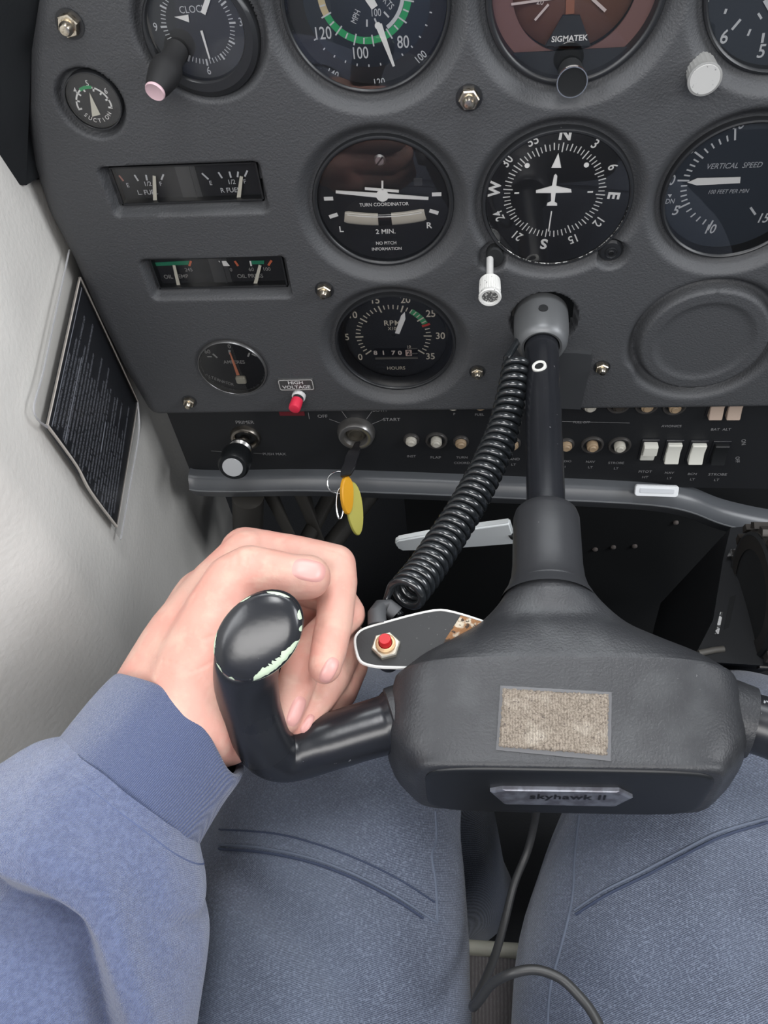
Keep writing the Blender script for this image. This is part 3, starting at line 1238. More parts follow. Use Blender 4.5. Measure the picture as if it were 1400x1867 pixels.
# ------------------------------------------------------------------ warning sign and red warning light
P = py(540, 700.5, -.0045)
e = empty('warning_sign', (P.x, -.0045, P.z), GROT, 'small framed sign reading HIGH VOLTAGE above the red button', 'sign')
e.rotation_euler = (PI/2, math.radians(-1.0), 0)
bm = bmesh.new()
prism(bm, rrect(.0258, .0105, .001), -.001, .0008, None, .0003)
link('plate', bm, mat('sign_dark', (.05, .05, .05), .4), e)
bm = bmesh.new()
o1, i1 = rrect(.0250, .0098, .0016), rrect(.0238, .0086, .0012)
for k_ in range(len(o1)):
    j = (k_+1) % len(o1)
    prism(bm, [i1[k_], i1[j], o1[j], o1[k_]][::-1], .0008, .00095)
link('border', bm, greyprint, e)
bm = bmesh.new()
text(bm, 'HIGH', 0, .0022, .0028, .0010, 0, .02, 1.15)
text(bm, 'VOLTAGE', 0, -.0020, .0028, .0010, 0, .02, 1.15)
link('lettering', bm, mat('sign_print', (.55, .55, .55), .5), e)

A_ = py(545, 722, -.005)
B_ = py(537, 744, -.017)
e = empty('warning_light', A_, (0, 0, 0), 'small red capped button under the high voltage sign', 'button')
D_ = B_-A_
bm = bmesh.new()
lathe(bm, [(.0050, -.001), (.0050, .0015), (.0040, .002)], 28, along((0, 0, 0), D_))
link('collar', bm, mat('white_collar', (.6, .6, .6), .4), e)
bm = bmesh.new()
lathe(bm, [(.0038, .001), (.0040, .0045), (.0036, .0047)], 28, along((0, 0, 0), D_))
link('base', bm, black_pl, e)
bm = bmesh.new()
l_ = D_.length
lathe(bm, [(.0042, .0045), (.0044, l_-.0005), (.0040, l_+.0010), (.0026, l_+.0016), (0, l_+.0012)], 28, along((0, 0, 0), D_))
link('red_cap', bm, mat('red_plastic', (.60, .025, .06), .45), e)

# ------------------------------------------------------------------ lower switch panel, set back under the main panel
YL = .016


def lowp(u, v, y=YL):
    return py(u, v, y)


bm = bmesh.new()
ll = lowp(352, 872)
zb = ll.z
pl = lowp(308, 745)
poly = [(pl.x-.003, -.10), (pl.x-.003, pl.z), (ll.x, zb), (.36, zb-.01), (.36, -.10)]
prism(bm, [(x, z) for x, z in poly], 0, .003, Matrix.Translation((0, YL+.003, 0)) @ Matrix.Rotation(PI/2, 4, 'X'))
sw = link('switch_console', bm, mat('matt_black_panel', (.011, .012, .014), .55, bump=('noise', 700, .15, .0003)))
tag(sw, 'flat black lower switch panel with breakers, key switch and printed labels', 'switch panel')

# printed labels on the lower panel
bm = bmesh.new()
ML = Matrix.Translation((0, YL-.0001, 0)) @ Matrix.Rotation(PI/2, 4, 'X')


def ptxt(bm, s, u, v, h, wx=1.0, rot=0, b=.006):
    P = lowp(u, v)
    text(bm, s, P.x, P.z, h, 0, rot, b, wx, M=ML)


for s, u, v, h in (('PRIMER', 446, 770, .0034), ('PUSH MAX', 500, 828, .003), ('OFF', 588, 759, .0034), ('START', 714, 765, .0034), ('BOTH', 692, 748, .003), ('INST', 750, 832, .0026), ('FLAP', 794, 834, .0030),
                   ('TURN', 842, 834, .0026), ('COORD', 842, 844, .0026), ('LAND', 936, 837, .0028), ('LT', 936, 847, .0026), ('RADIO', 1030, 841, .0024), ('1', 1030, 851, .0024), ('NAV', 1076, 842, .0026), ('LT', 1076, 852, .0026), ('STROBE', 1123, 844, .0026), ('LT', 1123, 854, .0026),
                   ('PITOT', 1176, 860, .0028), ('HT', 1176, 870, .0028), ('NAV', 1220, 862, .0026), ('LT', 1220, 872, .0026), ('BCN', 1262, 864, .0026), ('LT', 1262, 874, .0026), ('STROBE', 1308, 865, .0030), ('LT', 1306, 875, .0028), ('AVIONICS', 1224, 777, .0024), ('BAT  ALT', 1314, 783, .0026), ('PULL OFF', 1060, 770, .0022), ('P', 828, 755, .0024), ('FUEL', 874, 756, .0024)):
    ptxt(bm, s, u, v, h, .95)
for s, u, v in (('ON', 1355, 806), ('OFF', 1344, 838)):
    ptxt(bm, s, u, v, .003, 1, 75)
for (p, q) in (((1018, 768), (1148, 771)), ((600, 764), (620, 771)), ((678, 773), (700, 764)), ((622, 748), (632, 762)), ((668, 764), (678, 750)), ((462, 826), (478, 827)), ((385, 822), (412, 824)), ((562, 752), (564, 764))):
    a, b = lowp(*p), lowp(*q)
    d = Vector((b.x-a.x, b.z-a.z))
    nn = Vector((-d.y, d.x)).normalized()*.0002
    vs = [bm.verts.new((a.x+nn.x, YL-.0001, a.z+nn.y)), bm.verts.new((b.x+nn.x, YL-.0001, b.z+nn.y)), bm.verts.new((b.x-nn.x, YL-.0001, b.z-nn.y)), bm.verts.new((a.x-nn.x, YL-.0001, a.z-nn.y))]
    bm.faces.new(vs)
link('printed_labels', bm, dimprint, sw)
bm = bmesh.new()
P = lowp(532, 752, YL)
prism(bm, rrect(.020, .006, .0006), 0, .0006, Matrix.Translation((P.x, YL, P.z)) @ Matrix.Rotation(PI/2, 4, 'X'))
link('red_label', bm, mat('dark_red_label', (.12, .012, .018), .5), sw)['label'] = 'dark red label strip'

# circuit breakers
GB = 'circuit breaker buttons on the switch panel'


def breaker(u, v, label, big=False, tone=0, dark=False):
    P = py(u, v, YL-.007)
    e = empty('circuit_breaker', (P.x, YL, P.z), GROT, label, 'circuit breaker', GB)
    bm = bmesh.new()
    ro = .0088 if big else .0064
    lathe(bm, [(ro, 0), (ro, .0012), (ro-.0006, .0022), (ro-.0016, .0022), (ro-.0022, .0010), (ro-.0024, 0)], 40)
    link('collar', bm, mat('breaker_ring', (.08, .076, .074), .35, .4), e)
    bm = bmesh.new()
    lathe(bm, [(.0044, 0), (.0044, .0040), (.0040, .0046), (.0030, .0047), (.0028, .0058), (.0024, .0062), (0, .0060)], 32)
    link('button', bm, mat('dark_button' if dark else ('breaker_tan', 'breaker_white')[tone], (.04, .035, .03) if dark else ((.34, .25, .16), (.5, .48, .42))[tone], .45), e)
    return e


breaker(749, 812, 'white breaker button marked INST, leftmost of the lower row', False, 1)
breaker(795, 814, 'white-centred breaker button marked FLAP with a metal ring', True, 1)
breaker(840, 816, 'tan breaker button marked TURN COORD beside the coiled cord', False, 0)
breaker(935, 819, 'tan breaker button marked LAND LT, between coiled cord and control shaft', False, 0)
breaker(1033, 821, 'tan breaker button in the lower row, first one right of the control shaft', False, 0)
breaker(1081, 822, 'tan breaker button in the lower row, second one right of the control shaft', True, 0)
breaker(1131, 823, 'pale breaker button in the lower row, beside the white rocker switches', True, 1)
breaker(826, 746, 'pinkish breaker button half hidden under the panel edge above FLAP', False, 1)
breaker(876, 746, 'tan breaker button half hidden under the panel edge left of the coiled cord', False, 0)
breaker(1077, 749, 'white breaker button half hidden under the panel edge right of the control shaft', False, 1)
breaker(1129, 748, 'dark empty breaker ring under the panel edge', True, 0, True)
breaker(1181, 749, 'tan ringed breaker button under the panel edge above the PITOT HT switch', True, 0)
breaker(1232, 751, 'tan ringed breaker button under the panel edge beside the tan rocker pair', True, 0)

# rocker switches
GR = 'rocker switches on the switch panel'


def rocker(u, v, w, h, m_, label, up, dark=False):
    P = py(u, v, YL-.004)
    e = empty('rocker_switch', (P.x, YL, P.z), GROT, label, 'switch', GR)
    bm = bmesh.new()
    prism(bm, rrect(w+.003, h+.004, .0008), 0, .0012, None, .0003)
    link('surround', bm, black_pl, e)
    bm = bmesh.new()
    # wedge rocker: profile in (y,z) extruded in x
    if up:
        pr_ = [(-h/2, .0012), (-h/2, .0032), (-.0005, .0040), (.0, .0075), (h/2-.0006, .0072), (h/2, .0062), (h/2, .0012)]
    else:
        pr_ = [(-h/2, .0012), (-h/2, .0062), (-h/2+.0008, .0072), (0, .0042), (h/2-.0004, .0050), (h/2, .0046), (h/2, .0012)]
    a = [bm.verts.new((-w/2, y, z)) for y, z in pr_]
    b = [bm.verts.new((w/2, y, z)) for y, z in pr_]
    n_ = len(pr_)
    for i in range(n_):
        j = (i+1) % n_
        bm.faces.new((a[i], a[j], b[j], b[i]))
    bm.faces.new(a[::-1])
    bm.faces.new(b)
    bmesh.ops.recalc_face_normals(bm, faces=bm.faces)
    bmesh.ops.bevel(bm, geom=[x_ for x_ in bm.edges], offset=.0004, segments=2, affect='EDGES')
    link('rocker', bm, m_, e)


wr = mat('rocker_white', (.66, .66, .60), .4)
tr_ = mat('rocker_tan', (.42, .33, .27), .45)
rocker(1183, 826, .0105, .0195, wr, 'white rocker switch marked PITOT HT, pressed up', True)
rocker(1227, 827, .0105, .0195, wr, 'middle white rocker switch of the lower three', False)
rocker(1271, 828, .0105, .0195, wr, 'white rocker switch next to the black STROBE switch', False)
rocker(1312, 829, .0105, .0195, mat('rocker_black', (.008, .009, .01), .5), 'black rocker switch marked STROBE LT, rightmost of its row', False)
rocker(1308, 745, .0095, .0190, tr_, 'left tan rocker switch of the pair under the panel edge', False)
rocker(1341, 745, .0095, .0190, tr_, 'right tan rocker switch of the pair under the panel edge', False)

# ------------------------------------------------------------------ primer plunger
A_ = py(448, 796, YL)
B_ = py(424, 852, -.030)
D_ = B_-A_
e = empty('primer_knob', A_, (0, 0, 0), 'black plunger knob with a silver end under the ammeter', 'knob')
K = along((0, 0, 0), (D_.x*.2, D_.y, D_.z*.2))
bm = bmesh.new()
lathe(bm, [(.0125, -.001), (.0125, .002), (.0112, .0038), (.0095, .0042), (.0085, .0030), (.0080, .001)], 48, Matrix.Rotation(PI/2, 4, 'X'))
link('nut_ring', bm, mat('dull_nickel', (.35, .32, .28), .3, 1), e)
l_ = D_.length
K = along((0, 0, 0), D_)
bm = bmesh.new()
lathe(bm, [(.0045, 0), (.0045, l_*.35), (.0078, l_*.36), (.0092, l_*.40), (.0093, l_*.46), (.0072, l_*.50), (.005, l_*.5)], 40, K)
link('collar', bm, mat('nickel_collar', (.5, .49, .47), .25, 1), e)
bm = bmesh.new()
lathe(bm, [(.0050, l_*.45), (.0060, l_*.55), (.0112, l_*.62), (.0122, l_*.7), (.0120, l_*.95), (.0105, l_), (0, l_)], 40, K)
link('knob', bm, mat('knob_shiny_black', (.008, .009, .01), .3), e)
bm = bmesh.new()
lathe(bm, [(.0080, l_-.0002), (.0078, l_+.0006), (0, l_+.0006)], 40, K)
link('end_disc', bm, mat('spun_disc', (.42, .43, .44), .5, .15), e)['label'] = 'silver end disc'

# ------------------------------------------------------------------ key switch, key and key ring
A_ = py(648, 799, YL-.008)
e = empty('ignition_switch', (A_.x, YL, A_.z), GROT, 'round silver ignition key switch between START and OFF marks', 'switch')
bm = bmesh.new()
lathe(bm, [(.0150, 0), (.0150, .003), (.0140, .0065), (.0130, .0080), (.0112, .0085), (.0095, .0078), (.0082, .0040), (.0078, .002)], 56)
link('housing', bm, mat('worn_nickel', (.42, .41, .40), .32, .9), e)
bm = bmesh.new()
lathe(bm, [(.0078, .003), (.0062, .0055), (.0052, .0055), (.0046, .003), (0, .003)], 40)
link('key_cylinder', bm, mat('brass_dark', (.12, .11, .09), .4, .7), e)

K0 = py(652, 806, YL-.006)
K1 = py(630, 868, -.022)
K2 = py(618, 872, -.020)
key = empty('ignition_key', K0, (0, 0, 0), 'black-headed key in the ignition switch pointing down', 'key')
d = K1-K0
bm = bmesh.new()
sx = Vector((1, .25, 0)).normalized()
side = d.cross(sx).normalized()
ring = []
for t, w, th in ((0, .0022, .0009), (.15, .0026, .0010), (.25, .0048, .0018), (.45, .0056, .0020), (.6, .0048, .0018), (.8, .0056, .0019), (1, .0040, .0016)):
    c = d*t
    ring.append([c+sx*w+side*th, c-sx*w+side*th, c-sx*w-side*th, c+sx*w-side*th])
loft(bm, ring)
bmesh.ops.bevel(bm, geom=list(bm.edges), offset=.0005, segments=2, affect='EDGES')
bmesh.ops.recalc_face_normals(bm, faces=bm.faces)
link('key_head', bm, mat('key_black', (.008, .008, .01), .35), key)
Rc = py(622, 880, -.021)
rg = empty('key_ring', Rc, (0, 0, 0), 'thin wire key ring with tags hanging below the ignition switch', 'key ring')


def ringpts(c, r, ax, ay, n=40):
    return [c+ax*r*math.cos(2*PI*i/n)+ay*r*math.sin(2*PI*i/n) for i in range(n+1)]


bm = bmesh.new()
tube(bm, ringpts(Vector((-.002, 0, .0)), .0095, Rv*.95, Uv*.9), .0007, 8, False)
link('wire_ring', bm, chrome_m, rg)


def tagshape(name, label, u0, v0, u1, v1, dep, w, th, m_, tilt):
    a, b = pd(u0, v0, dep), pd(u1, v1, dep+.004)
    c = (a+b)/2
    d = (b-a)
    L_ = d.length
    d.normalize()
    s = (Rv*math.cos(tilt)+Fv*math.sin(tilt))
    s = (s-d*s.dot(d)).normalized()
    nrm = d.cross(s)
    M_ = Matrix(((s.x, d.x, nrm.x, c.x), (s.y, d.y, nrm.y, c.y), (s.z, d.z, nrm.z, c.z), (0, 0, 0, 1)))
    o = empty(name, c, (0, 0, 0), label, 'key tag')
    M_.translation = (0, 0, 0)
    bm = bmesh.new()
    prism(bm, [(w/2*math.cos(t)*(1-.12*math.sin(t)), L_/2*math.sin(t)) for t in [2*PI*i/36 for i in range(36)]], -th/2, th/2, M_, th*.3)
    bmesh.ops.recalc_face_normals(bm, faces=bm.faces)
    link('tag_body', bm, m_, o)
    return o, M_, L_


dk_ = (Rc-C0).dot(Fv)
o_, M_, L_ = tagshape('key_tag', 'orange oval key tag on the ring beside the yellow one', 632, 868, 634, 938, dk_-.004, .013, .003, mat('orange_tag', (.75, .36, .02), .4), .85)
o_, M_, L_ = tagshape('key_tag', 'yellow-green flat oval key tag, lowest on the key ring', 640, 878, 653, 976, dk_+.004, .016, .0022, mat('yellow_tag', (.46, .42, .08), .5), .7)
bm = bmesh.new()
tube(bm, ringpts(Vector((0, 0, 0)), .0075, Rv*.38+Uv*.1, Uv*1.6), .0007, 8, False)
ho = link('spring_clip', bm, chrome_m, None)
ho.location = pd(620, 918, dk_)
tag(ho, 'thin silver wire clip hanging at the left of the key tags', 'clip')

# ------------------------------------------------------------------ lower lip of the panel
bm = bmesh.new()
# pixel run of its upper edge and lower bright edge, on a plane a little nearer
run = [(344, 864), (362, 867), (420, 868), (560, 866), (760, 872), (950, 880), (1100, 886), (1200, 893), (1260, 905), (1320, 928), (1400, 946), (1480, 955)]
run = spline([(u, v) for u, v in run], 5)
rings = []
YE = .010
for (u, v) in run:
    P = py(u, v, YE)
    x, z = P.x, P.z
    rings.append([Vector((x, YE+.010, z+.001)), Vector((x, YE, z+.0005)), Vector((x, YE-.004, z-.0015)), Vector((x, YE-.0070, z-.0065)), Vector((x, YE-.0090, z-.0085)), Vector((x, YE-.0095, z-.0098)), Vector((x, YE-.0085, z-.0125)), Vector((x, YE-.004, z-.0230)), Vector((x, YE+.012, z-.026))])
loft(bm, rings, True, False)
bmesh.ops.recalc_face_normals(bm, faces=bm.faces)
lip = link('panel_lip', bm, mat('satin_grey_edge', (.075, .080, .088), .34, bump=('noise', 500, .1, .0003)), autos=50)
tag(lip, 'satin dark grey lip running along the bottom of the switch panel', 'panel lip')
bm = bmesh.new()
tube(bm, [(r[4]+r[5])/2+Vector((0, -.0002, .0002)) for r in rings], .0007, 6)  # lighter line along the front edge of the lip
link('edge_line', bm, mat('pale_edge', (.28, .29, .30), .35, .6), lip)['label'] = 'thin bright line along the edge'
# white plastic plate on the lip
A_ = py(1197, 895, YE-.009)
e = empty('white_placard', A_, (PI/2-.9, 0, -.02), 'small white embossed plastic plate on the lip under the rocker switches', 'placard')
e.rotation_euler = (PI/2-.55, math.radians(2.5), 0)
bm = bmesh.new()
prism(bm, rrect(.034, .0090, .002), -.0025, .0008, None, .0005)
link('plate', bm, mat('white_plastic', (.72, .74, .76), .35), e)
bm = bmesh.new()
prism(bm, rrect(.027, .0036, .0008), .0008, .0014, Matrix.Translation((0, .0003, 0)), .0003)
link('raised_bar', bm, mat('white_plastic_grey', (.55, .57, .60), .4), e)

# ------------------------------------------------------------------ control column
SA = Vector((.0955, -.008, -.0810))
SB = pd(1000, 1105, .392)
sd = (SB-SA).normalized()
cc = empty('control_column', SA, (0, 0, 0), 'black control shaft running from the panel collar to the control wheel', 'control column')


def shp(t):   # point along the shaft, relative to its empty
    return sd*t


K = along((0, 0, 0), sd)
bm = bmesh.new()
lathe(bm, [(.0172, -.010), (.0172, .002), (.0170, .009), (.0160, .0165), (.0145, .0200), (.0125, .0212), (.0110, .0205), (.0108, .010)], 56, K)
col = link('collar', bm, mat('grey_cast_collar', (.13, .135, .14), .42, .35, bump=('noise', 300, .1, .0003)), cc)
bm = bmesh.new()
hp = sd*.0055+Vector((0, 0, .0172))
lathe(bm, [(0, .0004), (.0029, .0004), (.0030, -.001)], 24, along(hp, (0, -.12, 1)))
link('collar_hole', bm, dark_m, col)
bm = bmesh.new()
Lsh = (SB-SA).length
lathe(bm, [(.0103, 0), (.0103, Lsh*.86)], 48, K)
sh = link('shaft', bm, black_gl, cc)
# bushed hole in the shaft
q = .0
best = None
for i in range(200):
    t = Lsh*i/200
    P = SA+sd*t
    d_ = P-C0
    vv = 933.5-FPX*d_.dot(Uv)/d_.dot(Fv)
    if best is None or abs(vv-690) < best[0]:
        best = (abs(vv-690), t)
th_ = best[1]
toc = (C0-(SA+sd*th_)).normalized()
nr = (toc-sd*toc.dot(sd)).normalized()
nr = (nr - Rv*.18).normalized()
nr = (nr-sd*nr.dot(sd)).normalized()
hp = shp(th_)+nr*.0098
bm = bmesh.new()
lathe(bm, [(.0027, -.001), (.0027, .0010), (.0032, .0014), (.0042, .0012), (.0044, -.001)], 28, along(hp, nr))
bu = link('bushing', bm, mat('white_bushing', (.7, .7, .66), .35), sh)
bm = bmesh.new()
lathe(bm, [(0, .0006), (.0028, .0006)], 24, along(hp, nr))
link('bushing_bore', bm, dark_m, bu)
# black tape patches behind the shaft
bm = bmesh.new()
pp = [py(u, v, -.0048) for u, v in ((950, 640), (1050, 640), (1078, 641), (1078, 655), (1058, 742), (1015, 742), (1010, 700), (945, 720))]
vs = [bm.verts.new((p.x, -.0062-.002*((i*37) % 5)/5, p.z)) for i, p in enumerate(pp)]
f_ = bm.faces.new(vs)
r_ = bmesh.ops.extrude_face_region(bm, geom=[f_])
for v in [x_ for x_ in r_['geom'] if isinstance(x_, bmesh.types.BMVert)]:
    v.co.y += .004
bmesh.ops.recalc_face_normals(bm, faces=bm.faces)
tp = link('cord_cover_plate', bm, mat('black_cover_sheet', (.035, .037, .04), .45))
tag(tp, 'bent black cover sheet on the panel behind the control shaft', 'cover plate')

# ------------------------------------------------------------------ control wheel: hub housing with neck, arms and grip
hubc = pd(1035, 1290, .352)
hubo = empty('control_wheel', hubc, (0, 0, 0), 'black control wheel with a padded hub, fabric patch and left grip', 'control wheel')
NS = 72


def superring(c, hw, zt, zb, e, xo=0, slope=0, fl=0, sh=0):
    """closed ring in the plane y=c.y; half width hw, top zt, bottom zb (absolute), exponent e"""
    out = []
    zc, hh = (zt+zb)/2, (zt-zb)/2
    for i in range(NS):
        a = 2*PI*i/NS
        ca, sa = math.cos(a), math.sin(a)
        x = math.copysign(abs(ca)**(2/e), ca)*hw
        z = math.copysign(abs(sa)**(2/e), sa)*hh
        if z > 0 and fl:
            x *= 1-fl*(z/hh)**2
        out.append(Vector((c[0]+x, c[1]+slope*x-sh*(hh-z), zc+z))-hubc)
    return out


def axisx(y):
    # x of the shaft line at depth y
    return SA.x+sd.x*(y-SA.y)/sd.y


# sections from neck towards the pilot: y, halfwidth, ztop, zbottom, exponent, top narrowing
def axz(y):
    return SA.z+sd.z*(y-SA.y)/sd.y


secs = []
HY0 = -.150
H = [  # y, half width, top z, bottom z, exponent, narrowing of the top, lean of the section
    (-.204, .0200, None, None, 2.0, 0, 0),
    (-.214, .0270, None, -.1170, 2.1, .05, 0),
    (-.224, .0385, -.0725, -.1190, 2.3, .10, 0),
    (-.233, .0530, -.0700, -.1225, 2.6, .14, 0),
    (-.241, .0665, -.0682, -.1255, 3.2, .16, 0),
    (-.247, .0735, -.0672, -.1280, 4.0, .17, 0),
    (-.2505, .0770, -.0668, -.1295, 5.0, .18, 0),
    (-.2535, .0790, -.0674, -.1305, 6.0, .18, .02),
    (-.268, .0805, -.0722, -.1318, 6.0, .17, .05),
    (-.277, .0795, -.0752, -.1320, 6.0, .15, .06),
    (-.285, .0755, -.0774, -.1320, 6.5, .12, .06),
    (-.2905, .0700, -.0786, -.1318, 7, .08, .06),
    (-.2938, .0665, -.0792, -.1312, 8, .04, .05),
    (-.2954, .0645, -.0800, -.1305, 8, .02, .04),
    (-.2960, .0630, -.0812, -.1295, 8, 0, .03)]
Hs = []
for (y, hw, zt, zb_, e_, fl, shr) in H:
    za = axz(y)
    zt = za+.0205 if zt is None else zt
    zb_ = za-.0205 if zb_ is None else zb_
    Hs.append((y, hw, zt, zb_, e_, fl, shr))
Hs = spline(Hs, 4)
HX = .0948
rings = []
for (y, hw, zt, zb_, e_, fl, shr) in Hs:
    t = max(0, min(1, (-.204-y)/.040))
    xc = axisx(y)*(1-t)+HX*t
    rings.append(superring((xc, y), hw, zt, zb_, e_, fl=fl, slope=.03*t, sh=shr))
bm = bmesh.new()
loft(bm, rings)
bmesh.ops.recalc_face_normals(bm, faces=bm.faces)
for f in bm.faces:
    if len(f.verts) > 8:
        pass
hub = link('hub_housing', bm, hub_m, hubo, autos=70)
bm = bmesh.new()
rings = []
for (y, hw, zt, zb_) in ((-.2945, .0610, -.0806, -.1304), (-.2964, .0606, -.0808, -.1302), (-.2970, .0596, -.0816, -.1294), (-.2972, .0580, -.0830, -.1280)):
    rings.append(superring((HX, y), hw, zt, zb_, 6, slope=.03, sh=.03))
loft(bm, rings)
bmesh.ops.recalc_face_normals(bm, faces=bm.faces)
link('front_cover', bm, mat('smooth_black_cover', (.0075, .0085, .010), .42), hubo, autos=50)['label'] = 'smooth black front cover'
# neck sleeve
bm = bmesh.new()
t0 = (-.155-SA.y)/sd.y
t1 = (-.207-SA.y)/sd.y
O_ = SA-hubc
Kn = along(O_, sd)
prof = []
for i, (t, r) in enumerate(((0, .0100), (.005, .0150), (.03, .0162), (.10, .0172), (.35, .0174), (.65, .0176), (.8, .0183), (.92, .0200), (1.0, .0222), (1.06, .0235))):
    prof.append((r, t0+(t1-t0)*t))
lathe(bm, prof, 56, Kn)
neck = link('neck_sleeve', bm, mat('smooth_black_sleeve', (.026, .027, .030), .40, bump=('noise', 150, .2, .0006), speck=[(260, (.2, .2, .2), .74)]), hubo)


# arms
def P3(u, v, z):
    return pz(u, v, z)-hubc


bm = bmesh.new()
Bend = P3(500, 1375, -.100)
cap_c = pz(471, 1160, -.022)-hubc
arm = [P3(730, 1312, -.100), P3(690, 1325, -.100), P3(640, 1340, -.100), P3(590, 1356, -.100), P3(545, 1370, -.101), P3(512, 1374, -.098), P3(486, 1360, -.089), P3(468, 1325, -.077), P3(456, 1285, -.066)]
arm = [Vector(p) for p in spline(arm, 6)]
tube(bm, arm, [.0145 if i < 4 else .0135-.001*min(1, i/30) for i in range(len(arm))], 32)
larm = link('left_arm', bm, black_gl, hubo)
bm = bmesh.new()
# stub where the arm enters the hub
a_, b_ = P3(770, 1300, -.100), P3(716, 1316, -.100)
tube(bm, [a_, b_, b_+(b_-a_)*.05], [.0165, .0158, .0145], 40)
link('arm_socket', bm, hub_m, hubo)
bm = bmesh.new()
ra = [P3(1320, 1305, -.1), P3(1368, 1318, -.1)]
tube(bm, [ra[0], ra[1]], [.0175, .0160], 40)
link('arm_socket', bm, hub_m, hubo)
bm = bmesh.new()
def mir(p):
    return Vector((2*(HX-hubc.x)-p.x, p.y, p.z))


rarm = [P3(1340, 1312, -.100), P3(1385, 1322, -.100), P3(1440, 1345, -.100)]+[mir(P3(*q_)) for q_ in ((545, 1370, -.101), (512, 1374, -.098), (486, 1360, -.089), (468, 1325, -.077), (456, 1285, -.066))]
rarm = [Vector(p) for p in spline(rarm, 4)]
tube(bm, rarm, .0133, 32)
link('right_arm', bm, mat('scuffed_gloss_black', (.014, .015, .018), .3, speck=[(300, (.35, .36, .37), .68)]), hubo)
# upright grip, swelling to an oval end
bm = bmesh.new()
ang = math.radians(47)
ea = (Rv*math.cos(ang)+Uv*math.sin(ang))
eb = (-Rv*math.sin(ang)+Uv*math.cos(ang))
nrm = -Fv
base = P3(486, 1360, -.089)
path = [base, P3(468, 1325, -.077), P3(456, 1285, -.066), P3(449, 1235, -.050), P3(456, 1190, -.035), cap_c+Fv*.004, cap_c]
rr = [(.0127, .0127), (.0128, .0128), (.0130, .0125), (.0140, .0122), (.0160, .0128), (.0196, .0146), (.0199, .0149)]
# section axes turn from perpendicular-to-path to the tilted oval end
rings = []
pp = spline([tuple(p)+r for p, r in zip(path, rr)], 5)
N_ = len(pp)
for i, q_ in enumerate(pp):
    c = Vector(q_[:3])
    t = sst(.35, .95, i/(N_-1))
    tg = (Vector(pp[min(i+1, N_-1)][:3])-Vector(pp[max(i-1, 0)][:3])).normalized()
    ax = tg.lerp(nrm, t).normalized()
    a1 = (ea-ax*ea.dot(ax)).normalized()
    b1 = ax.cross(a1)
    rings.append([c+a1*q_[3]*math.cos(2*PI*k_/40)+b1*q_[4]*math.sin(2*PI*k_/40) for k_ in range(40)])
loft(bm, rings, False)
grip = link('hand_grip', bm, mat('grip_black', (.013, .014, .017), .3, bump=('noise', 200, .12, .0005)), hubo)
bm = bmesh.new()
loft(bm, [[mir(p) for p in r_] for r_ in rings])
bmesh.ops.recalc_face_normals(bm, faces=bm.faces)
link('hand_grip', bm, mat('grip_black', (.013, .014, .017), .3), hubo)
# end cap with paint worn off the rim
bm = bmesh.new()
Kc = Matrix(((ea.x, eb.x, nrm.x, cap_c.x), (ea.y, eb.y, nrm.y, cap_c.y), (ea.z, eb.z, nrm.z, cap_c.z), (0, 0, 0, 1)))
V = []
prof = [(1.0, -.001), (1.005, .0006), (.99, .0017), (.95, .0026), (.88, .0034), (.7, .0044), (.4, .0050), (.2, .0052), (0, .0053)]
lathe(bm, prof, 64)
for v in bm.verts:
    v.co = Kc @ Vector((v.co.x*.0199, v.co.y*.0149, v.co.z))
bmesh.ops.recalc_face_normals(bm, faces=bm.faces)
cap = link('grip_end', bm, mat('worn_end_black', (.018, .019, .022), .22, bump=('noise', 300, .15, .0003), speck=[(180, (.11, .12, .12), .72)]), hubo)
cm = mat('bare_pale_green', (.50, .60, .45), .5)
bm = bmesh.new()


def chip(a0, a1, w0, w1, seed, r1=1.003):
    random.seed(seed)
    n_ = 30
    O, I = [], []
    for k_ in range(n_+1):
        t = k_/n_
        a = math.radians(a0+(a1-a0)*t)
        w = (w0+(w1-w0)*t)*math.sin(PI*min(1, max(0, t)))**.5*(1+.3*(random.random()-.5))
        row = []
        for s_ in range(5):
            q = r1-(w)*s_/4
            zz = .0010 if q > 1 else .0006
            # follow the end profile
            pr2 = [(1.005, .0007), (.99, .0018), (.95, .0027), (.88, .0035), (.7, .0045)]
            for (ra_, za_), (rb_, zb2) in zip(pr2, pr2[1:]):
                if rb_ <= q <= ra_:
                    zz = za_+(zb2-za_)*(ra_-q)/(ra_-rb_)
            row.append(bm.verts.new(Kc @ Vector((q*.0199*math.cos(a), q*.0149*math.sin(a), zz+.0001))))
        O.append(row)
    for r0_, r1_ in zip(O, O[1:]):
        for s_ in range(4):
            bm.faces.new((r0_[s_], r1_[s_], r1_[s_+1], r0_[s_+1]))


chip(-136, -58, .34, .26, 1)
chip(118, 150, .05, .05, 2)
chip(160, 178, .06, .05, 3)
chip(5, 40, .04, .05, 4)
chip(-32, -18, .09, .06, 5)
chip(-48, -40, .06, .06, 6)
chip(190, 200, .08, .05, 8)
chip(60, 75, .03, .03, 9)
bmesh.ops.recalc_face_normals(bm, faces=bm.faces)
link('worn_paint', bm, cm, cap)['label'] = 'pale green metal showing where paint wore off'


# fabric patch following the hub top
def hub_top(u, v, off):
    """first hit of the hub surface seen along the line to (u,v)"""
    d = ray(u, v).normalized()
    loc = C0-hubc
    hit, p, nn, idx = hub.ray_cast(loc, d)
    if not hit:
        return None
    return p+nn*off


bpy.context.view_layer.update()


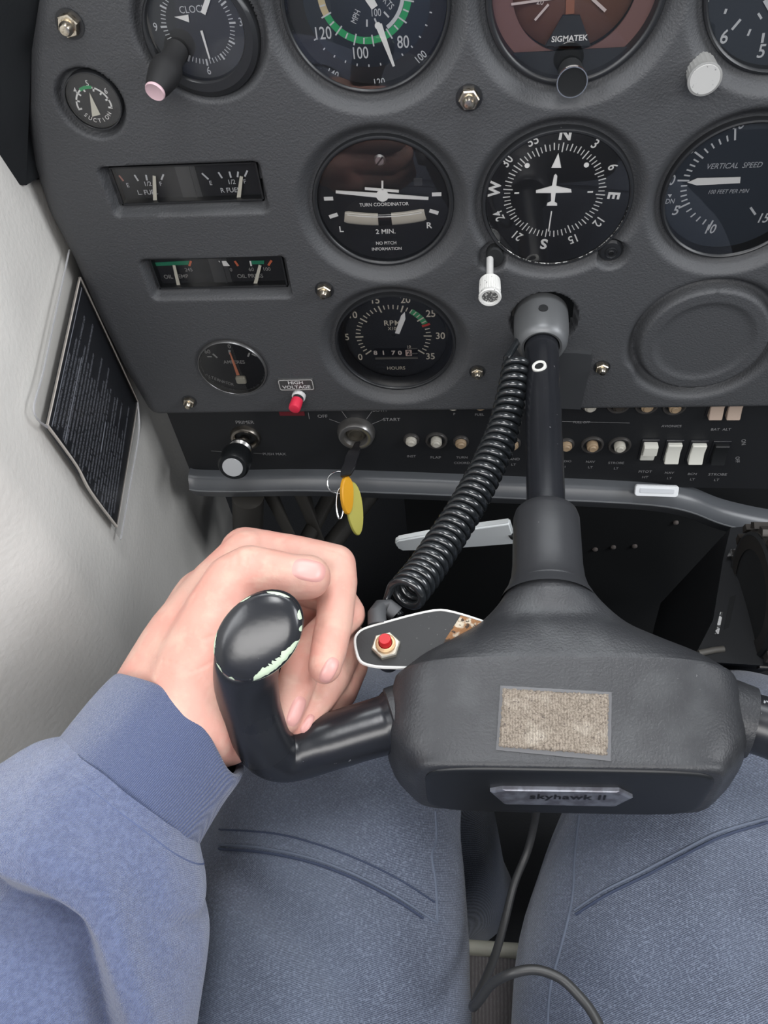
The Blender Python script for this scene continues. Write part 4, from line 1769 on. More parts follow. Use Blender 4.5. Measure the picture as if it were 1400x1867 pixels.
def draped(name, quad, nu, nv, off, th, m_, parent, jag=0, bumpn=0):
    bm = bmesh.new()
    (u0, v0), (u1, v1), (u2, v2), (u3, v3) = quad
    rows = []
    for j in range(nv+1):
        t = j/nv
        row = []
        for i in range(nu+1):
            s = i/nu
            u = (u0*(1-s)+u1*s)*(1-t)+(u3*(1-s)+u2*s)*t
            v = (v0*(1-s)+v1*s)*(1-t)+(v3*(1-s)+v2*s)*t
            if jag and (i in (0, nu) or j in (0, nv)):
                u += random.uniform(-jag, jag)
                v += random.uniform(-jag, jag)
            e_ = 0 if (i in (0, nu) or j in (0, nv)) else th
            P = hub_top(u, v, off+e_)
            if P is None:
                P = rows[-1][i].co if rows else Vector()
            if bumpn and e_:
                P = P+Vector((0, 0, bumpn*noise.noise(Vector((u*.35, v*.35, 0)))))
            row.append(bm.verts.new(P))
        rows.append(row)
    for j in range(nv):
        for i in range(nu):
            bm.faces.new((rows[j+1][i], rows[j+1][i+1], rows[j][i+1], rows[j][i]))
    return link(name, bm, m_, parent, autos=80)


velm = mat('worn_beige_fabric', (.27, .23, .185), .9, wave=(260, (.13, .105, .085), 4, (0, 0, 0)), bump=('noise', 1400, 1, .0008), var=[(1200, (.14, .115, .09), .48, .62), (90, (.40, .36, .30), .55, .75)], speck=[(700, (.10, .08, .07), .64)])
draped('patch_backing', [(912, 1250), (1115, 1262), (1113, 1388), (904, 1368)], 40, 24, .0004, .0004, mat('grey_backing', (.085, .085, .09), .5), hubo, .3)
draped('fabric_patch', [(917, 1256), (1109, 1267), (1106, 1378), (909, 1362)], 70, 44, .0009, .0009, velm, hubo, 1.5, .0009)['label'] = 'worn beige hook-and-loop fabric patch'

# name badge on the front face
quad = [(893, 1432), (915, 1428), (1128, 1431), (1152, 1443), (1122, 1458), (918, 1454)]
bm = bmesh.new()
for f_, zz, sh_ in ((0, 0, 1),):
    P = []
    for u, v in quad:
        p = hub_top(u, v, 0)
        P.append(p)
ctr = sum(P, Vector())/len(P)
n_b = (P[1]-P[4]).cross(P[2]-P[4]).normalized()
if n_b.dot(C0-hubc-ctr) < 0:
    n_b = -n_b
ctr = ctr+n_b*.0013
P = [p+n_b*.0013 for p in P]
f0 = [bm.verts.new(p-n_b*.0015) for p in P]
f1 = [bm.verts.new(p+n_b*.0014) for p in P]
f2 = [bm.verts.new(ctr+(p-ctr)*.95+n_b*.0019) for p in P]
for a, b in ((f0, f1), (f1, f2)):
    for i in range(6):
        j = (i+1) % 6
        bm.faces.new((a[i], a[j], b[j], b[i]))
bm.faces.new(f2)
bmesh.ops.recalc_face_normals(bm, faces=bm.faces)
badge = link('name_badge', bm, mat('badge_grey', (.20, .21, .24), .35, .5, var=(200, (.12, .12, .14), .4, .6)), hubo, smooth=False)
bx_ = (P[2]-P[1]).normalized()
by_ = n_b.cross(bx_).normalized()
if by_.z < 0:
    by_ = -by_
MB_ = Matrix(((bx_.x, by_.x, n_b.x, ctr.x), (bx_.y, by_.y, n_b.y, ctr.y), (bx_.z, by_.z, n_b.z, ctr.z), (0, 0, 0, 1)))
bm = bmesh.new()
text(bm, 'skyhawk II', .003, .0009, .0052, .0021, 0, .02, 1.0, 0, M=MB_, spacing=1.05)
link('badge_lettering', bm, mat('badge_black', (.006, .006, .007), .4), badge)

# ------------------------------------------------------------------ switch bracket on the control wheel
ZB = -.085
outl = [(647, 1168), (651, 1157), (664, 1147), (700, 1136), (760, 1120), (803, 1113), (842, 1121), (885, 1135), (870, 1152), (835, 1180), (800, 1205), (772, 1218), (700, 1217), (668, 1212), (655, 1203), (649, 1185)]
bo = pz(705, 1180, ZB)
br = empty('switch_bracket', bo, (0, 0, 0), 'black bracket plate with a rusty corner left of the control wheel hub', 'bracket')
bm = bmesh.new()
P = [pz(u, v, ZB)-bo for u, v in outl]
prism(bm, [(p.x, p.y) for p in P][::-1], -.0016, 0)
bmesh.ops.recalc_face_normals(bm, faces=bm.faces)
plate = link('plate', bm, mat('bracket_black', (.010, .010, .011), .5, bump=('noise', 400, .2, .0004), speck=[(600, (.10, .095, .09), .70)]), br)
bm = bmesh.new()
ed = spline([tuple(p+Vector((0, .0003, -.0004))) for p in (P[11:]+P[:8])], 3)
tube(bm, ed, .0008, 6)
link('pale_edge', bm, mat('white_paint_edge', (.62, .62, .60), .5), plate)['label'] = 'edge with white undercoat showing'
bm = bmesh.new()
rq = [(840, 1123), (884, 1136), (868, 1154), (835, 1179), (800, 1194), (812, 1166)]
prism(bm, [((pz(u, v, ZB)-bo).x, (pz(u, v, ZB)-bo).y) for u, v in rq][::-1], -.0002, .0005)
bmesh.ops.recalc_face_normals(bm, faces=bm.faces)
link('rust_patch', bm, mat('rust', (.25, .12, .05), .85, bump=('noise', 700, 1, .001), var=[(250, (.48, .42, .33), .5, .6)], speck=[(380, (.05, .03, .02), .58)]), plate)['label'] = 'brown rusted corner'
b0 = pz(704, 1180, ZB)
e = empty('push_button', b0+Vector((0, 0, .0002)), (0, 0, 0), 'red push button in a hexagon nut on the bracket', 'button')
tl = (C0-b0).normalized()*.55+Vector((0, 0, .6))
K = along((0, 0, 0), (0, -.05, 1))
bm = bmesh.new()
prism(bm, hexa(.0070, .3), 0, .0028, K, .0006)
link('hexagon_nut', bm, mat('nut_zinc', (.55, .52, .44), .35, .8), e, autos=25)
bm = bmesh.new()
lathe(bm, [(.0048, .0026), (.0048, .0045), (.0040, .0050), (.0034, .0050), (.0030, .003)], 32, K)
link('threaded_collar', bm, mat('brass_collar', (.55, .36, .2), .4, .6), e)
bm = bmesh.new()
lathe(bm, [(.0030, .003), (.0030, .0082), (.0026, .0088), (0, .0088)], 32, K)
link('red_button', bm, mat('button_red', (.45, .012, .015), .35), e)
bm = bmesh.new()
lathe(bm, [(.0058, -.002), (.0058, -.016), (.0050, -.018), (0, -.018)], 28, K)
link('switch_body', bm, black_pl, e)
# rubber boot where the cord ends
bt = pz(690, 1118, ZB+.004)
bm = bmesh.new()
a_ = pz(688, 1140, -.088)
b_ = pz(694, 1108, -.090)
c_ = pz(722, 1120, -.092)
tube(bm, [a_, (a_+b_)/2+Vector((-.001, 0, .002)), b_, (b_+c_)/2+Vector((0, .0015, .001)), c_], [.0048, .0046, .0042, .0042, .0045], 16)
bt = link('rubber_boot', bm, mat('grey_rubber', (.06, .062, .066), .6))
tag(bt, 'grey rubber cord boot behind the bracket plate', 'cord boot')

# ------------------------------------------------------------------ coiled cord
cp = [(942, 655, .485), (932, 720, .478), (915, 790, .470), (885, 860, .458), (850, 925, .444), (812, 985, .430), (775, 1040, .415), (738, 1086, .398)]
P = [pd(u, v, d_) for u, v, d_ in cp]
P = [Vector(p) for p in spline([tuple(p) for p in P], 60)]
cum = [0]
for a, b in zip(P, P[1:]):
    cum.append(cum[-1]+(b-a).length)
TL = cum[-1]


def atl(s):
    import bisect
    i = min(max(bisect.bisect(cum, s)-1, 0), len(P)-2)
    t = (s-cum[i])/(cum[i+1]-cum[i])
    return P[i].lerp(P[i+1], t), (P[i+1]-P[i]).normalized()


turns = 33
nper = 32
bm = bmesh.new()
hel = []
x_ = None
for i in range(turns*nper+1):
    s = TL*i/(turns*nper)
    c, tg = atl(s)
    x_ = (x_-tg*x_.dot(tg)).normalized() if x_ else tg.cross(Vector((0, 0, 1))).normalized()
    y_ = tg.cross(x_)
    a = 2*PI*i/nper
    rad = .0062+.0020*min(1, s/(TL*.35))
    hel.append(c+x_*math.cos(a)*rad+y_*math.sin(a)*rad)
# lead-in to the panel and tail to the boot
hel = [hel[0]+Vector((.008, .022, -.004)), hel[0]+Vector((.003, .006, 0))]+hel
tail = [hel[-1]+Vector((-.002, -.004, -.004)), c_+Vector((.002, 0, -.001)), c_]
hel += tail
tube(bm, hel, .0022, 12)
co = link('coiled_cord', bm, cord_m)
tag(co, 'black coiled rubber cord hanging from the panel to the bracket', 'cord')

# ------------------------------------------------------------------ footwell: firewall, floor, rudder bar, lever, pedestal
bm = bmesh.new()
v_ = [bm.verts.new(p) for p in ((-.9, -1.6, -.78), (1.3, -1.6, -.78), (1.3, .62, -.78), (-.9, .62, -.78))]
bm.faces.new(v_)
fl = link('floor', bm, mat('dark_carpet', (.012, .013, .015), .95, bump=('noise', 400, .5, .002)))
tag(fl, kind='structure')
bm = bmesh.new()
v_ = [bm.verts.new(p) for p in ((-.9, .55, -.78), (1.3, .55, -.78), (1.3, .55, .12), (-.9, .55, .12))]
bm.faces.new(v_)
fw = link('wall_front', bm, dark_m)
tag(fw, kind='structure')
# top cover between panel and windshield
bm = bmesh.new()
prism(bm, [(-.45, .01), (1.0, .01), (1.0, .55), (-.45, .55)], .175, .19)
gs = link('glareshield', bm, mat('glareshield_black', (.02, .02, .022), .7))
tag(gs, 'flat black dash top above the instrument panel', 'dash top')

# silver lever
a_, b_ = pd(722, 991, .60), pd(935, 968, .575)
bm = bmesh.new()
d = (b_-a_)
pts = [a_, a_.lerp(b_, .12), a_.lerp(b_, .5), b_]
ring = []
up_ = Vector((0, 0, 1))
sdv = d.cross(up_).normalized()
upv = sdv.cross(d).normalized()
for p, w, th in ((a_, .0035, .002), (a_.lerp(b_, .03), .0068, .0028), (a_.lerp(b_, .3), .0095, .003), (a_.lerp(b_, .7), .0115, .003), (b_, .0125, .003)):
    ring.append([p+upv*w+sdv*th, p-upv*w+sdv*th, p-upv*w-sdv*th, p+upv*w-sdv*th])
loft(bm, ring)
bmesh.ops.recalc_face_normals(bm, faces=bm.faces)
bmesh.ops.bevel(bm, geom=list(bm.edges), offset=.0012, segments=3, affect='EDGES')
lv = link('hand_lever', bm, mat('pale_lever_metal', (.72, .75, .75), .45, .1))
tag(lv, 'pale grey metal lever in the dark footwell behind the coiled cord', 'lever')
# its bracket so it does not hang in the air
bm = bmesh.new()
tube(bm, [b_, b_+Vector((.02, .02, -.08)), Vector((b_.x+.03, b_.y+.04, -.775))], .005, 12)
link('pivot_rod', bm, dark_m, lv)

# dark ducts at the left of the footwell
GD = 'dim pipes in the footwell'
for (u0, v0, u1, v1, r, dep, lab) in ((452, 930, 452, 970, .014, .72, 'dim vent knob in the left of the footwell'), (505, 925, 545, 1010, .008, .76, 'dim upright tube left of the key tags'), (560, 925, 590, 1010, .010, .80, 'dim brownish strut behind the key tags')):
    a_, b_ = pd(u0, v0, dep), pd(u1, v1, dep+.03)
    bm = bmesh.new()
    a_ = a_+(a_-b_)*.6
    b2 = Vector((b_.x+.12*(u1-500)/50, .5, -.45))
    tube(bm, [a_, b_, b2], r, 20)
    o = link('footwell_tube', bm, mat('dim_metal', (.05, .047, .042), .6))
    tag(o, lab, 'tube', GD)
random.seed(5)
# rivets / bolt heads
GV = 'bolt heads in the footwell'
for (u, v, dd, lab) in ((1085, 1002, .7, 'tiny bolt head in the dark under the lip, leftmost'), (1118, 998, .7, 'tiny bolt head in the dark under the lip, lower middle'), (1157, 996, .7, 'tiny bolt head in the dark under the lip, right one'), (1232, 953, .7, 'tiny bolt head right below the panel lip')):
    p = py(u, v, .1185)
    e = empty('footwell_bolt', p, (0, 0, 0), lab, 'bolt', GV)
    bm = bmesh.new()
    lathe(bm, [(.0030, -.0008), (.0030, .0008), (.0016, .0018), (0, .0020)], 12, along((0, 0, 0), (0, -1, 0)))
    link('bolt_head', bm, mat('dim_bolt', (.3, .26, .24), .4, .5), e)
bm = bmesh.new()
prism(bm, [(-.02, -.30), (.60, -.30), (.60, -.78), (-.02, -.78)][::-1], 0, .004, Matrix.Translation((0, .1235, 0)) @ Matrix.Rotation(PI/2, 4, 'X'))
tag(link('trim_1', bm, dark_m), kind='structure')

# trim pedestal
bm = bmesh.new()
pq = [pd(u, v, d_) for u, v, d_ in ((1332, 962, .60), (1420, 955, .60), (1420, 1215, .52), (1262, 1205, .53), (1300, 1130, .55), (1318, 1020, .59))]
vs = [bm.verts.new(p) for p in pq]
f_ = bm.faces.new(vs)
r_ = bmesh.ops.extrude_face_region(bm, geom=[f_])
for v in [x for x in r_['geom'] if isinstance(x, bmesh.types.BMVert)]:
    v.co += Vector((.02, .12, -.30))
bmesh.ops.recalc_face_normals(bm, faces=bm.faces)
pe = link('trim_pedestal', bm, mat('pedestal_grey', (.010, .011, .013), .5))
tag(pe, 'dark pedestal with a ribbed trim wheel at the right edge', 'pedestal')
pn = (pq[1]-pq[0]).cross(pq[3]-pq[0]).normalized()
if pn.dot(C0-pq[0]) < 0:
    pn = -pn


def onped(u, v, off=.0):
    d = ray(u, v)
    t = (pq[4]-C0).dot(pn)/d.dot(pn)
    return C0+d*t+pn*off


bm = bmesh.new()
for qd in (((1332, 1002), (1358, 1002), (1357, 1014), (1325, 1016)),):
    vs = [bm.verts.new(onped(u, v, .001)) for u, v in qd]
    bm.faces.new(vs)
link('pedestal_label', bm, mat('label_grey', (.14, .14, .14), .5, speck=[(500, (.03, .03, .03), .5)]), pe)
bm = bmesh.new()
vs = [bm.verts.new(onped(u, v, .001)) for u, v in ((1330, 1090), (1341, 1086), (1328, 1145), (1318, 1150))]
bm.faces.new(vs)
link('indicator_slot', bm, dark_m, pe)
bm = bmesh.new()
vs = [bm.verts.new(onped(u, v, .0015)) for u, v in ((1312, 1118), (1317, 1118), (1309, 1158), (1302, 1158))]
bm.faces.new(vs)
link('white_scale', bm, mat('scale_white', (.6, .6, .6), .5, speck=[(380, (.05, .05, .05), .5)]), pe)
bm = bmesh.new()
tube(bm, [onped(1272, 1194, .002), onped(1300, 1188, .002), onped(1318, 1186, .002)], .0022, 12)
link('scale_foot', bm, mat('dull_bracket', (.09, .085, .075), .5), pe)

# trim wheel
wc = pd(1396, 1085, .50)+Vector((.011, 0, 0))
# wheel turns about the x axis; rim towards the seat
toc = (C0-wc)
toc.x = 0
toc.normalize()
RW = .045
cen = wc-toc*RW+Vector((.006, 0, 0))
MX = Matrix.Translation(cen) @ Matrix.Rotation(PI/2, 4, 'Y')
bm = bmesh.new()
lathe(bm, [(RW-.014, -.012), (RW-.004, -.012), (RW, -.008), (RW, .008), (RW-.004, .012), (RW-.014, .012)], 96, MX)
tw = link('trim_wheel', bm, mat('wheel_black', (.03, .028, .026), .35), pe)
bm = bmesh.new()
for i in range(18):
    a = 2*PI*i/18
    c = cen+Vector((0, math.cos(a)*RW, math.sin(a)*RW))
    rd = Vector((0, math.cos(a), math.sin(a)))
    tg = Vector((0, -math.sin(a), math.cos(a)))
    ring = []
    for x__ in (-.011, .011):
        ring.append([c+Vector((x__, 0, 0))-tg*.0042, c+Vector((x__, 0, 0))-tg*.0030+rd*.0045, c+Vector((x__, 0, 0))+tg*.0030+rd*.0045, c+Vector((x__, 0, 0))+tg*.0042])
    loft(bm, ring)
bmesh.ops.recalc_face_normals(bm, faces=bm.faces)
link('rim_ribs', bm, mat('wheel_rib', (.045, .04, .036), .22), tw)
bm = bmesh.new()
lathe(bm, [(0, -.010), (RW-.006, -.0112), (RW-.004, -.0125), (RW-.002, -.0112), (RW-.002, .011), (0, .011)], 64, MX)
link('wheel_disc', bm, dark_m, tw)

# ------------------------------------------------------------------ left side wall with the placard
w0 = Vector((-.2085, .012, -.034))       # at the panel edge
w1 = pz(40, 755, -.034)                  # far corner of the placard, same height
wd = (w1-w0)
wd.z = 0
wd.normalize()
WN = Vector((-wd.y, wd.x, 0))
if WN.dot(C0-w0) < 0:
    WN = -WN


def onwall(u, v, off=0):
    d = ray(u, v)
    t = (w0-C0).dot(WN)/d.dot(WN)
    return C0+d*t+WN*off


bm = bmesh.new()
NXW, NZW = 60, 50
rows = []
zt, zbm = .26, -.78
for j in range(NZW+1):
    z = zbm+(zt-zbm)*j/NZW
    row = []
    for i in range(NXW+1):
        s = -.132+.90*i/NXW     # along -wd is forward
        p = w0+wd*(s)
        off = .0
        # soft bulges of padded trim
        off += .010*noise.noise(Vector((s*3.1, z*2.3, 4)))*sst(.16, .32, s)
        if s > .20:                  # the door trim bows outwards beside the seat
            off -= (s-.20)*.75
        row.append(bm.verts.new((p.x+WN.x*off, p.y+WN.y*off, z)))
    rows.append(row)
for j in range(NZW):
    for i in range(NXW):
        bm.faces.new((rows[j][i], rows[j][i+1], rows[j+1][i+1], rows[j+1][i]))
wl = link('wall_left', bm, wall_m)
tag(wl, kind='structure')

# dark door post in the upper left corner
bm = bmesh.new()
p0 = [py(-60, 338, -.03), py(40, 338, -.008), py(80, 338, .004), py(60, 200, .004), py(70, 90, .004), py(90, -20, .004), py(-60, -60, -.03)]
vs = [bm.verts.new(p) for p in p0]
f_ = bm.faces.new(vs)
r_ = bmesh.ops.extrude_face_region(bm, geom=[f_])
for v in [x for x in r_['geom'] if isinstance(x, bmesh.types.BMVert)]:
    v.co += Vector((.0, .05, 0))
bmesh.ops.recalc_face_normals(bm, faces=bm.faces)
bmesh.ops.bevel(bm, geom=list(bm.edges), offset=.004, segments=3, affect='EDGES')
dp = link('door_post_trim', bm, mat('post_black', (.014, .016, .018), .55, bump=('noise', 500, .2, .0004)))
tag(dp, 'black trim block left of the instrument panel in the top left corner', 'trim')

# placard in its clear sleeve
pc = onwall(130, 740, .002)
pl = empty('placard', pc, (0, 0, 0), 'black operating limits placard in a clear sleeve on the cream side wall', 'placard')
qs = [(108, 455), (148, 510), (237, 730), (245, 775), (203, 985), (120, 870), (38, 752), (70, 600)]
bm = bmesh.new()
vs = [bm.verts.new(onwall(u, v, .0060)-pc) for u, v in qs]
bm.faces.new(vs)
facing(bm, WN)
link('clear_sleeve', bm, glass_mat('clear_film', .06, 1.45, .25), pl)
q = [(130, 508), (238, 735), (198, 962), (68, 778)]
bm = bmesh.new()
vs = [bm.verts.new(onwall(u, v, .0050)-pc) for u, v in q]
f_ = bm.faces.new(vs)
r_ = bmesh.ops.extrude_face_region(bm, geom=[f_])
for v in [x for x in r_['geom'] if isinstance(x, bmesh.types.BMVert)]:
    v.co -= WN*.001
bmesh.ops.recalc_face_normals(bm, faces=bm.faces)
bd = link('placard_sheet', bm, mat('placard_black', (.016, .018, .024), .45), pl)


def bil(s, t):
    # s along the top edge going towards the pilot (0 at panel), t down
    (a, b, c, d) = q
    u = (a[0]*(1-s)+d[0]*s)*(1-t)+(b[0]*(1-s)+c[0]*s)*t
    v = (a[1]*(1-s)+d[1]*s)*(1-t)+(b[1]*(1-s)+c[1]*s)*t
    return u, v


# plane coordinates: text runs forward, from the pilot's side to the panel
pa = onwall(*q[3], .0052)-pc   # left end of the first line
pb = onwall(*q[0], .0052)-pc
pcn = onwall(*q[2], .0052)-pc
tx = (pb-pa)
TW = tx.length
tx.normalize()
ty = Vector((0, 0, 1))
ty = (ty-tx*ty.dot(tx)).normalized()
tn = WN.copy()
MT = Matrix(((tx.x, ty.x, tn.x, pa.x), (tx.y, ty.y, tn.y, pa.y), (tx.z, ty.z, tn.z, pa.z), (0, 0, 0, 1)))
TH = abs((pcn-pa).dot(ty))
bm = bmesh.new()
random.seed(3)
lines = ['OPERATING LIMITATIONS', 'THE MARKINGS AND PLACARDS INSTALLED IN THIS AIRPLANE CONTAIN', 'OPERATING LIMITATIONS WHICH MUST BE COMPLIED WITH WHEN', 'OPERATING THIS AIRPLANE IN THE NORMAL CATEGORY. OTHER', 'MAXIMUMS', 'MANEUVERING SPEED', 'GROSS WEIGHT', 'FLIGHT LOAD FACTOR  FLAPS UP  FLAPS DOWN', 'NO ACROBATIC MANEUVERS INCLUDING SPINS APPROVED',
         'ALTITUDE LOSS IN A STALL RECOVERY', 'KNOWN ICING CONDITIONS PROHIBITED', 'THIS AIRPLANE IS CERTIFIED FOR THE FOLLOWING FLIGHT', 'DAY  NIGHT  VFR  IFR', 'UTILITY CATEGORY', 'MAXIMUM DESIGN WEIGHT', 'REFER TO WEIGHT AND BALANCE DATA', 'MANEUVER   ENTRY SPEED', 'CHANDELLES  LAZY EIGHTS', 'STEEP TURNS  SPINS', 'STALLS EXCEPT WHIP STALLS', 'SPIN RECOVERY OPPOSITE RUDDER', 'FORWARD ELEVATOR NEUTRALIZE CONTROLS', 'INTENTIONAL SPINS WITH FLAPS EXTENDED ARE PROHIBITED', 'FLIGHT INTO KNOWN ICING PROHIBITED']
nl = len(lines)
for i in range(nl):
    s = '  '.join((lines[i], lines[(i*7+3) % nl], lines[(i*5+9) % nl]))[:46+(i*13) % 34]
    yy = -TH*(.05+.9*(i+.5)/nl)
    h = TH/nl*.46
    text(bm, s, TW*.05+(TW*.05 if i % 3 == 2 else 0), yy, h, .0003, 0, .0, .80, 0, 'LEFT', M=MT)
xmax = TW*.96
# keep the lines inside the sheet
inv = MT.inverted()
dead = [v for v in bm.verts if (inv @ v.co).x > xmax]
bmesh.ops.delete(bm, geom=dead, context='VERTS')
for (yy, xa, xb) in ((-TH*.045, .03, .97), (-TH*.2, .05, .6), (-TH*.63, .30, .50)):
    prism(bm, [(TW*xa, yy-.0004), (TW*xb, yy-.0004), (TW*xb, yy+.0004), (TW*xa, yy+.0004)], .0002, .0004, MT)
link('placard_lettering', bm, mat('placard_print', (.48, .50, .56), .6), bd)
bm = bmesh.new()
loop = [onwall(u, v, .0055)-pc for u, v in (q[0], q[1], q[2], (150, 900), (122, 850), q[3], q[0])]
tube(bm, [loop[-3], loop[-2], loop[-1]], .0008, 6)
tube(bm, loop[:2], .0010, 6)
tube(bm, loop[1:3], .0006, 6)
tube(bm, [Vector(p) for p in spline([tuple(p+Vector((0, 0, .0008*(i % 2)))) for i, p in enumerate(loop[2:6])], 5)], .0009, 6)
link('placard_edge', bm, mat('placard_border', (.50, .46, .42), .5), pl)
bm = bmesh.new()
sl = [onwall(u, v, .0064)-pc for u, v in ((108, 458), (85, 560), (58, 680), (40, 752), (66, 782))]
tube(bm, [Vector(p) for p in spline([tuple(p) for p in sl], 6)], .0006, 6)
link('sleeve_seam', bm, mat('clear_seam', (.34, .34, .35), .3), pl)
bm = bmesh.new()
sl = [onwall(u, v, .0064)-pc for u, v in ((236, 735), (238, 790), (222, 880), (203, 985))]
tube(bm, [Vector(p) for p in spline([tuple(p) for p in sl], 6)], .0006, 6)
link('sleeve_seam', bm, mat('clear_seam', (.34, .34, .35), .3), pl)

# ------------------------------------------------------------------ seat between the legs
sy = -.327
ZS = -.325
st = empty('pilot_seat', (.06, sy, ZS), (0, 0, 0), 'grey woven seat cushion with off-white piping between the thighs', 'seat')
bm = bmesh.new()
prism(bm, rrect(.38, .46, .03), -.10, 0, Matrix.Translation((.02, -.225, 0)), .006)
link('cushion', bm, mat('grey_weave', (.16, .145, .145), .95, wave=(140, (.30, .28, .28), 1.5, (0, 0, 0)), bump=('wave', 1, .8, .001)), st)
bm = bmesh.new()
tube(bm, [Vector((-.165, .0045, -.001)), Vector((.205, .0045, -.001))], .0048, 14)
link('piping', bm, mat('cream_piping', (.60, .58, .48), .5), st)
bm = bmesh.new()
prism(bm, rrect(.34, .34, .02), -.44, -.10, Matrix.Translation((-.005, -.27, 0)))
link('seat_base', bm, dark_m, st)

# ------------------------------------------------------------------ headset cable
cz = [(982, 1440, -.150), (975, 1495, -.185), (962, 1550, -.200), (938, 1610, -.205), (920, 1680, -.205), (903, 1740, -.200), (885, 1785, -.190), (868, 1822, -.180), (862, 1836, -.176), (872, 1826, -.170), (895, 1796, -.160), (930, 1776, -.150), (975, 1768, -.148), (1020, 1783, -.148), (1055, 1815, -.146), (1082, 1850, -.143), (1105, 1900, -.138), (1120, 1950, -.13)]
P = [Vector(p) for p in spline([tuple(pz(u, v, z)) for u, v, z in cz], 8)]
bm = bmesh.new()
tube(bm, P, .0021, 12)
cb = link('headset_cable', bm, mat('cable_rubber', (.03, .03, .03), .4))
tag(cb, 'thin dark cable looping from under the control wheel over the lap', 'cable')

# ------------------------------------------------------------------ the person: hand, forearm, sweatshirt, jeans
per = empty('person', (-.03, -.60, -.28), (0, 0, 0), 'seated person in a blue sweatshirt and jeans, left hand closed round the control wheel grip', 'person')
PO = Vector(per.location)


def capsule(bm, a, b, ra, rb, n=20, m=7):
    """tapered capsule between a and b"""
    a, b = Vector(a), Vector(b)
    d = b-a
    L_ = d.length
    if L_ < 1e-6:
        L_ = 1e-6
        d = Vector((0, 0, 1e-6))
    K_ = along(a, d)
    sa = (ra-rb)/L_
    sa = max(-.95, min(.95, sa))
    al = math.asin(sa)
    prof = [(0, -ra)]
    for i in range(1, m+1):
        t = -PI/2+(PI/2+al)*i/m
        prof.append((ra*math.cos(t), ra*math.sin(t)))
    for i in range(0, m):
        t = al+(PI/2-al)*i/m
        prof.append((rb*math.cos(t), L_+rb*math.sin(t)))
    prof.append((0, L_+rb))
    prof[0] = (0, -ra)
    lathe(bm, prof, n, K_)


def remesh(bm, voxel, it, fac=.5):
    me = bpy.data.meshes.new('tmp')
    bmesh.ops.recalc_face_normals(bm, faces=bm.faces)
    bm.to_mesh(me)
    bm.free()
    o = bpy.data.objects.new('tmp', me)
    COL.objects.link(o)
    r = o.modifiers.new('r', 'REMESH')
    r.mode = 'VOXEL'
    r.voxel_size = voxel
    if it:
        s = o.modifiers.new('s', 'SMOOTH')
        s.factor = fac
        s.iterations = it
    dg = bpy.context.evaluated_depsgraph_get()
    me2 = bpy.data.meshes.new_from_object(o.evaluated_get(dg))
    bpy.data.objects.remove(o)
    bpy.data.meshes.remove(me)
    out = bmesh.new()
    out.from_mesh(me2)
    bpy.data.meshes.remove(me2)
    return out


def J(u, v, z):
    return pz(u, v, z)-PO


def chainc(bm, L_):
    for (a, b) in zip(L_, L_[1:]):
        capsule(bm, J(*a[:3]), J(*b[:3]), a[3], b[3])


# palm, back of the hand and forearm first, well blended
bm = bmesh.new()
fore_end = Vector((-.170, -.430, -.105))-PO
W1 = (322, 1312, -.080)
capsule(bm, fore_end+Vector((-.01, 0, -.02)), J(*W1), .024, .0255)
chainc(bm, [(290, 1285, -.082, .0240), (345, 1180, -.074, .0225), (405, 1080, -.066, .0175), (452, 1014, -.060, .0135)])
chainc(bm, [(345, 1315, -.078, .0250), (368, 1230, -.066, .0225), (392, 1140, -.055, .0165), (408, 1090, -.050, .0135)])
chainc(bm, [(385, 1315, -.095, .0200), (405, 1250, -.100, .0190), (465, 1100, -.098, .0150), (500, 1050, -.094, .0125)])
chainc(bm, [(330, 1310, -.086, .022), (412, 1338, -.090, .0150), (440, 1300, -.098, .013)])
chainc(bm, [(335, 1290, -.100, .0200), (400, 1120, -.092, .0180), (470, 1030, -.082, .0135)])
chainc(bm, [(290, 1260, -.090, .020), (380, 1100, -.078, .0185)])
bm = remesh(bm, .0022, 14)
me_ = bpy.data.meshes.new('t')
bm.to_mesh(me_)
bm.free()
# thumb and fingers
bm = bmesh.new()
bm.from_mesh(me_)
bpy.data.meshes.remove(me_)
chainc(bm, [(395, 1120, -.053, .0150), (425, 1062, -.047, .0132), (455, 1043, -.045, .0124), (485, 1044, -.045, .0112), (530, 1052, -.045, .0106), (562, 1052, -.046, .0102)])
# index
chainc(bm, [(448, 1008, -.062, .0128), (540, 1018, -.064, .0112), (611, 1030, -.066, .0102), (616, 1060, -.067, .0094), (610, 1130, -.068, .0088), (598, 1190, -.067, .0082), (592, 1216, -.066, .0075)])
# middle
chainc(bm, [(470, 1030, -.080, .0125), (600, 1080, -.086, .0108), (630, 1120, -.087, .0098), (580, 1170, -.084, .0096), (548, 1222, -.082, .0092), (532, 1270, -.082, .0086), (519, 1306, -.083, .0080)])
# ring
chainc(bm, [(490, 1050, -.092, .0120), (610, 1120, -.100, .0105), (632, 1170, -.101, .0096), (606, 1232, -.098, .0090), (570, 1285, -.094, .0084), (545, 1318, -.092, .0078)])
# little finger
chainc(bm, [(500, 1075, -.098, .0110), (610, 1160, -.110, .0095), (640, 1215, -.112, .0086), (622, 1262, -.110, .0080), (590, 1300, -.106, .0074)])
bm = remesh(bm, .0009, 6)
for v in bm.verts:
    p = v.co*120
    v.co += v.normal*.00012*noise.noise(p*2)
skin = mat('skin', (.56, .335, .27), .48, bump=('noise', 520, .28, .0005), var=[(38, (.60, .285, .23), .42, .68), (110, (.60, .37, .295), .5, .72)], sss=.12, spec=.35)
body = link('body', bm, skin, per, autos=180)
bpy.context.view_layer.update()


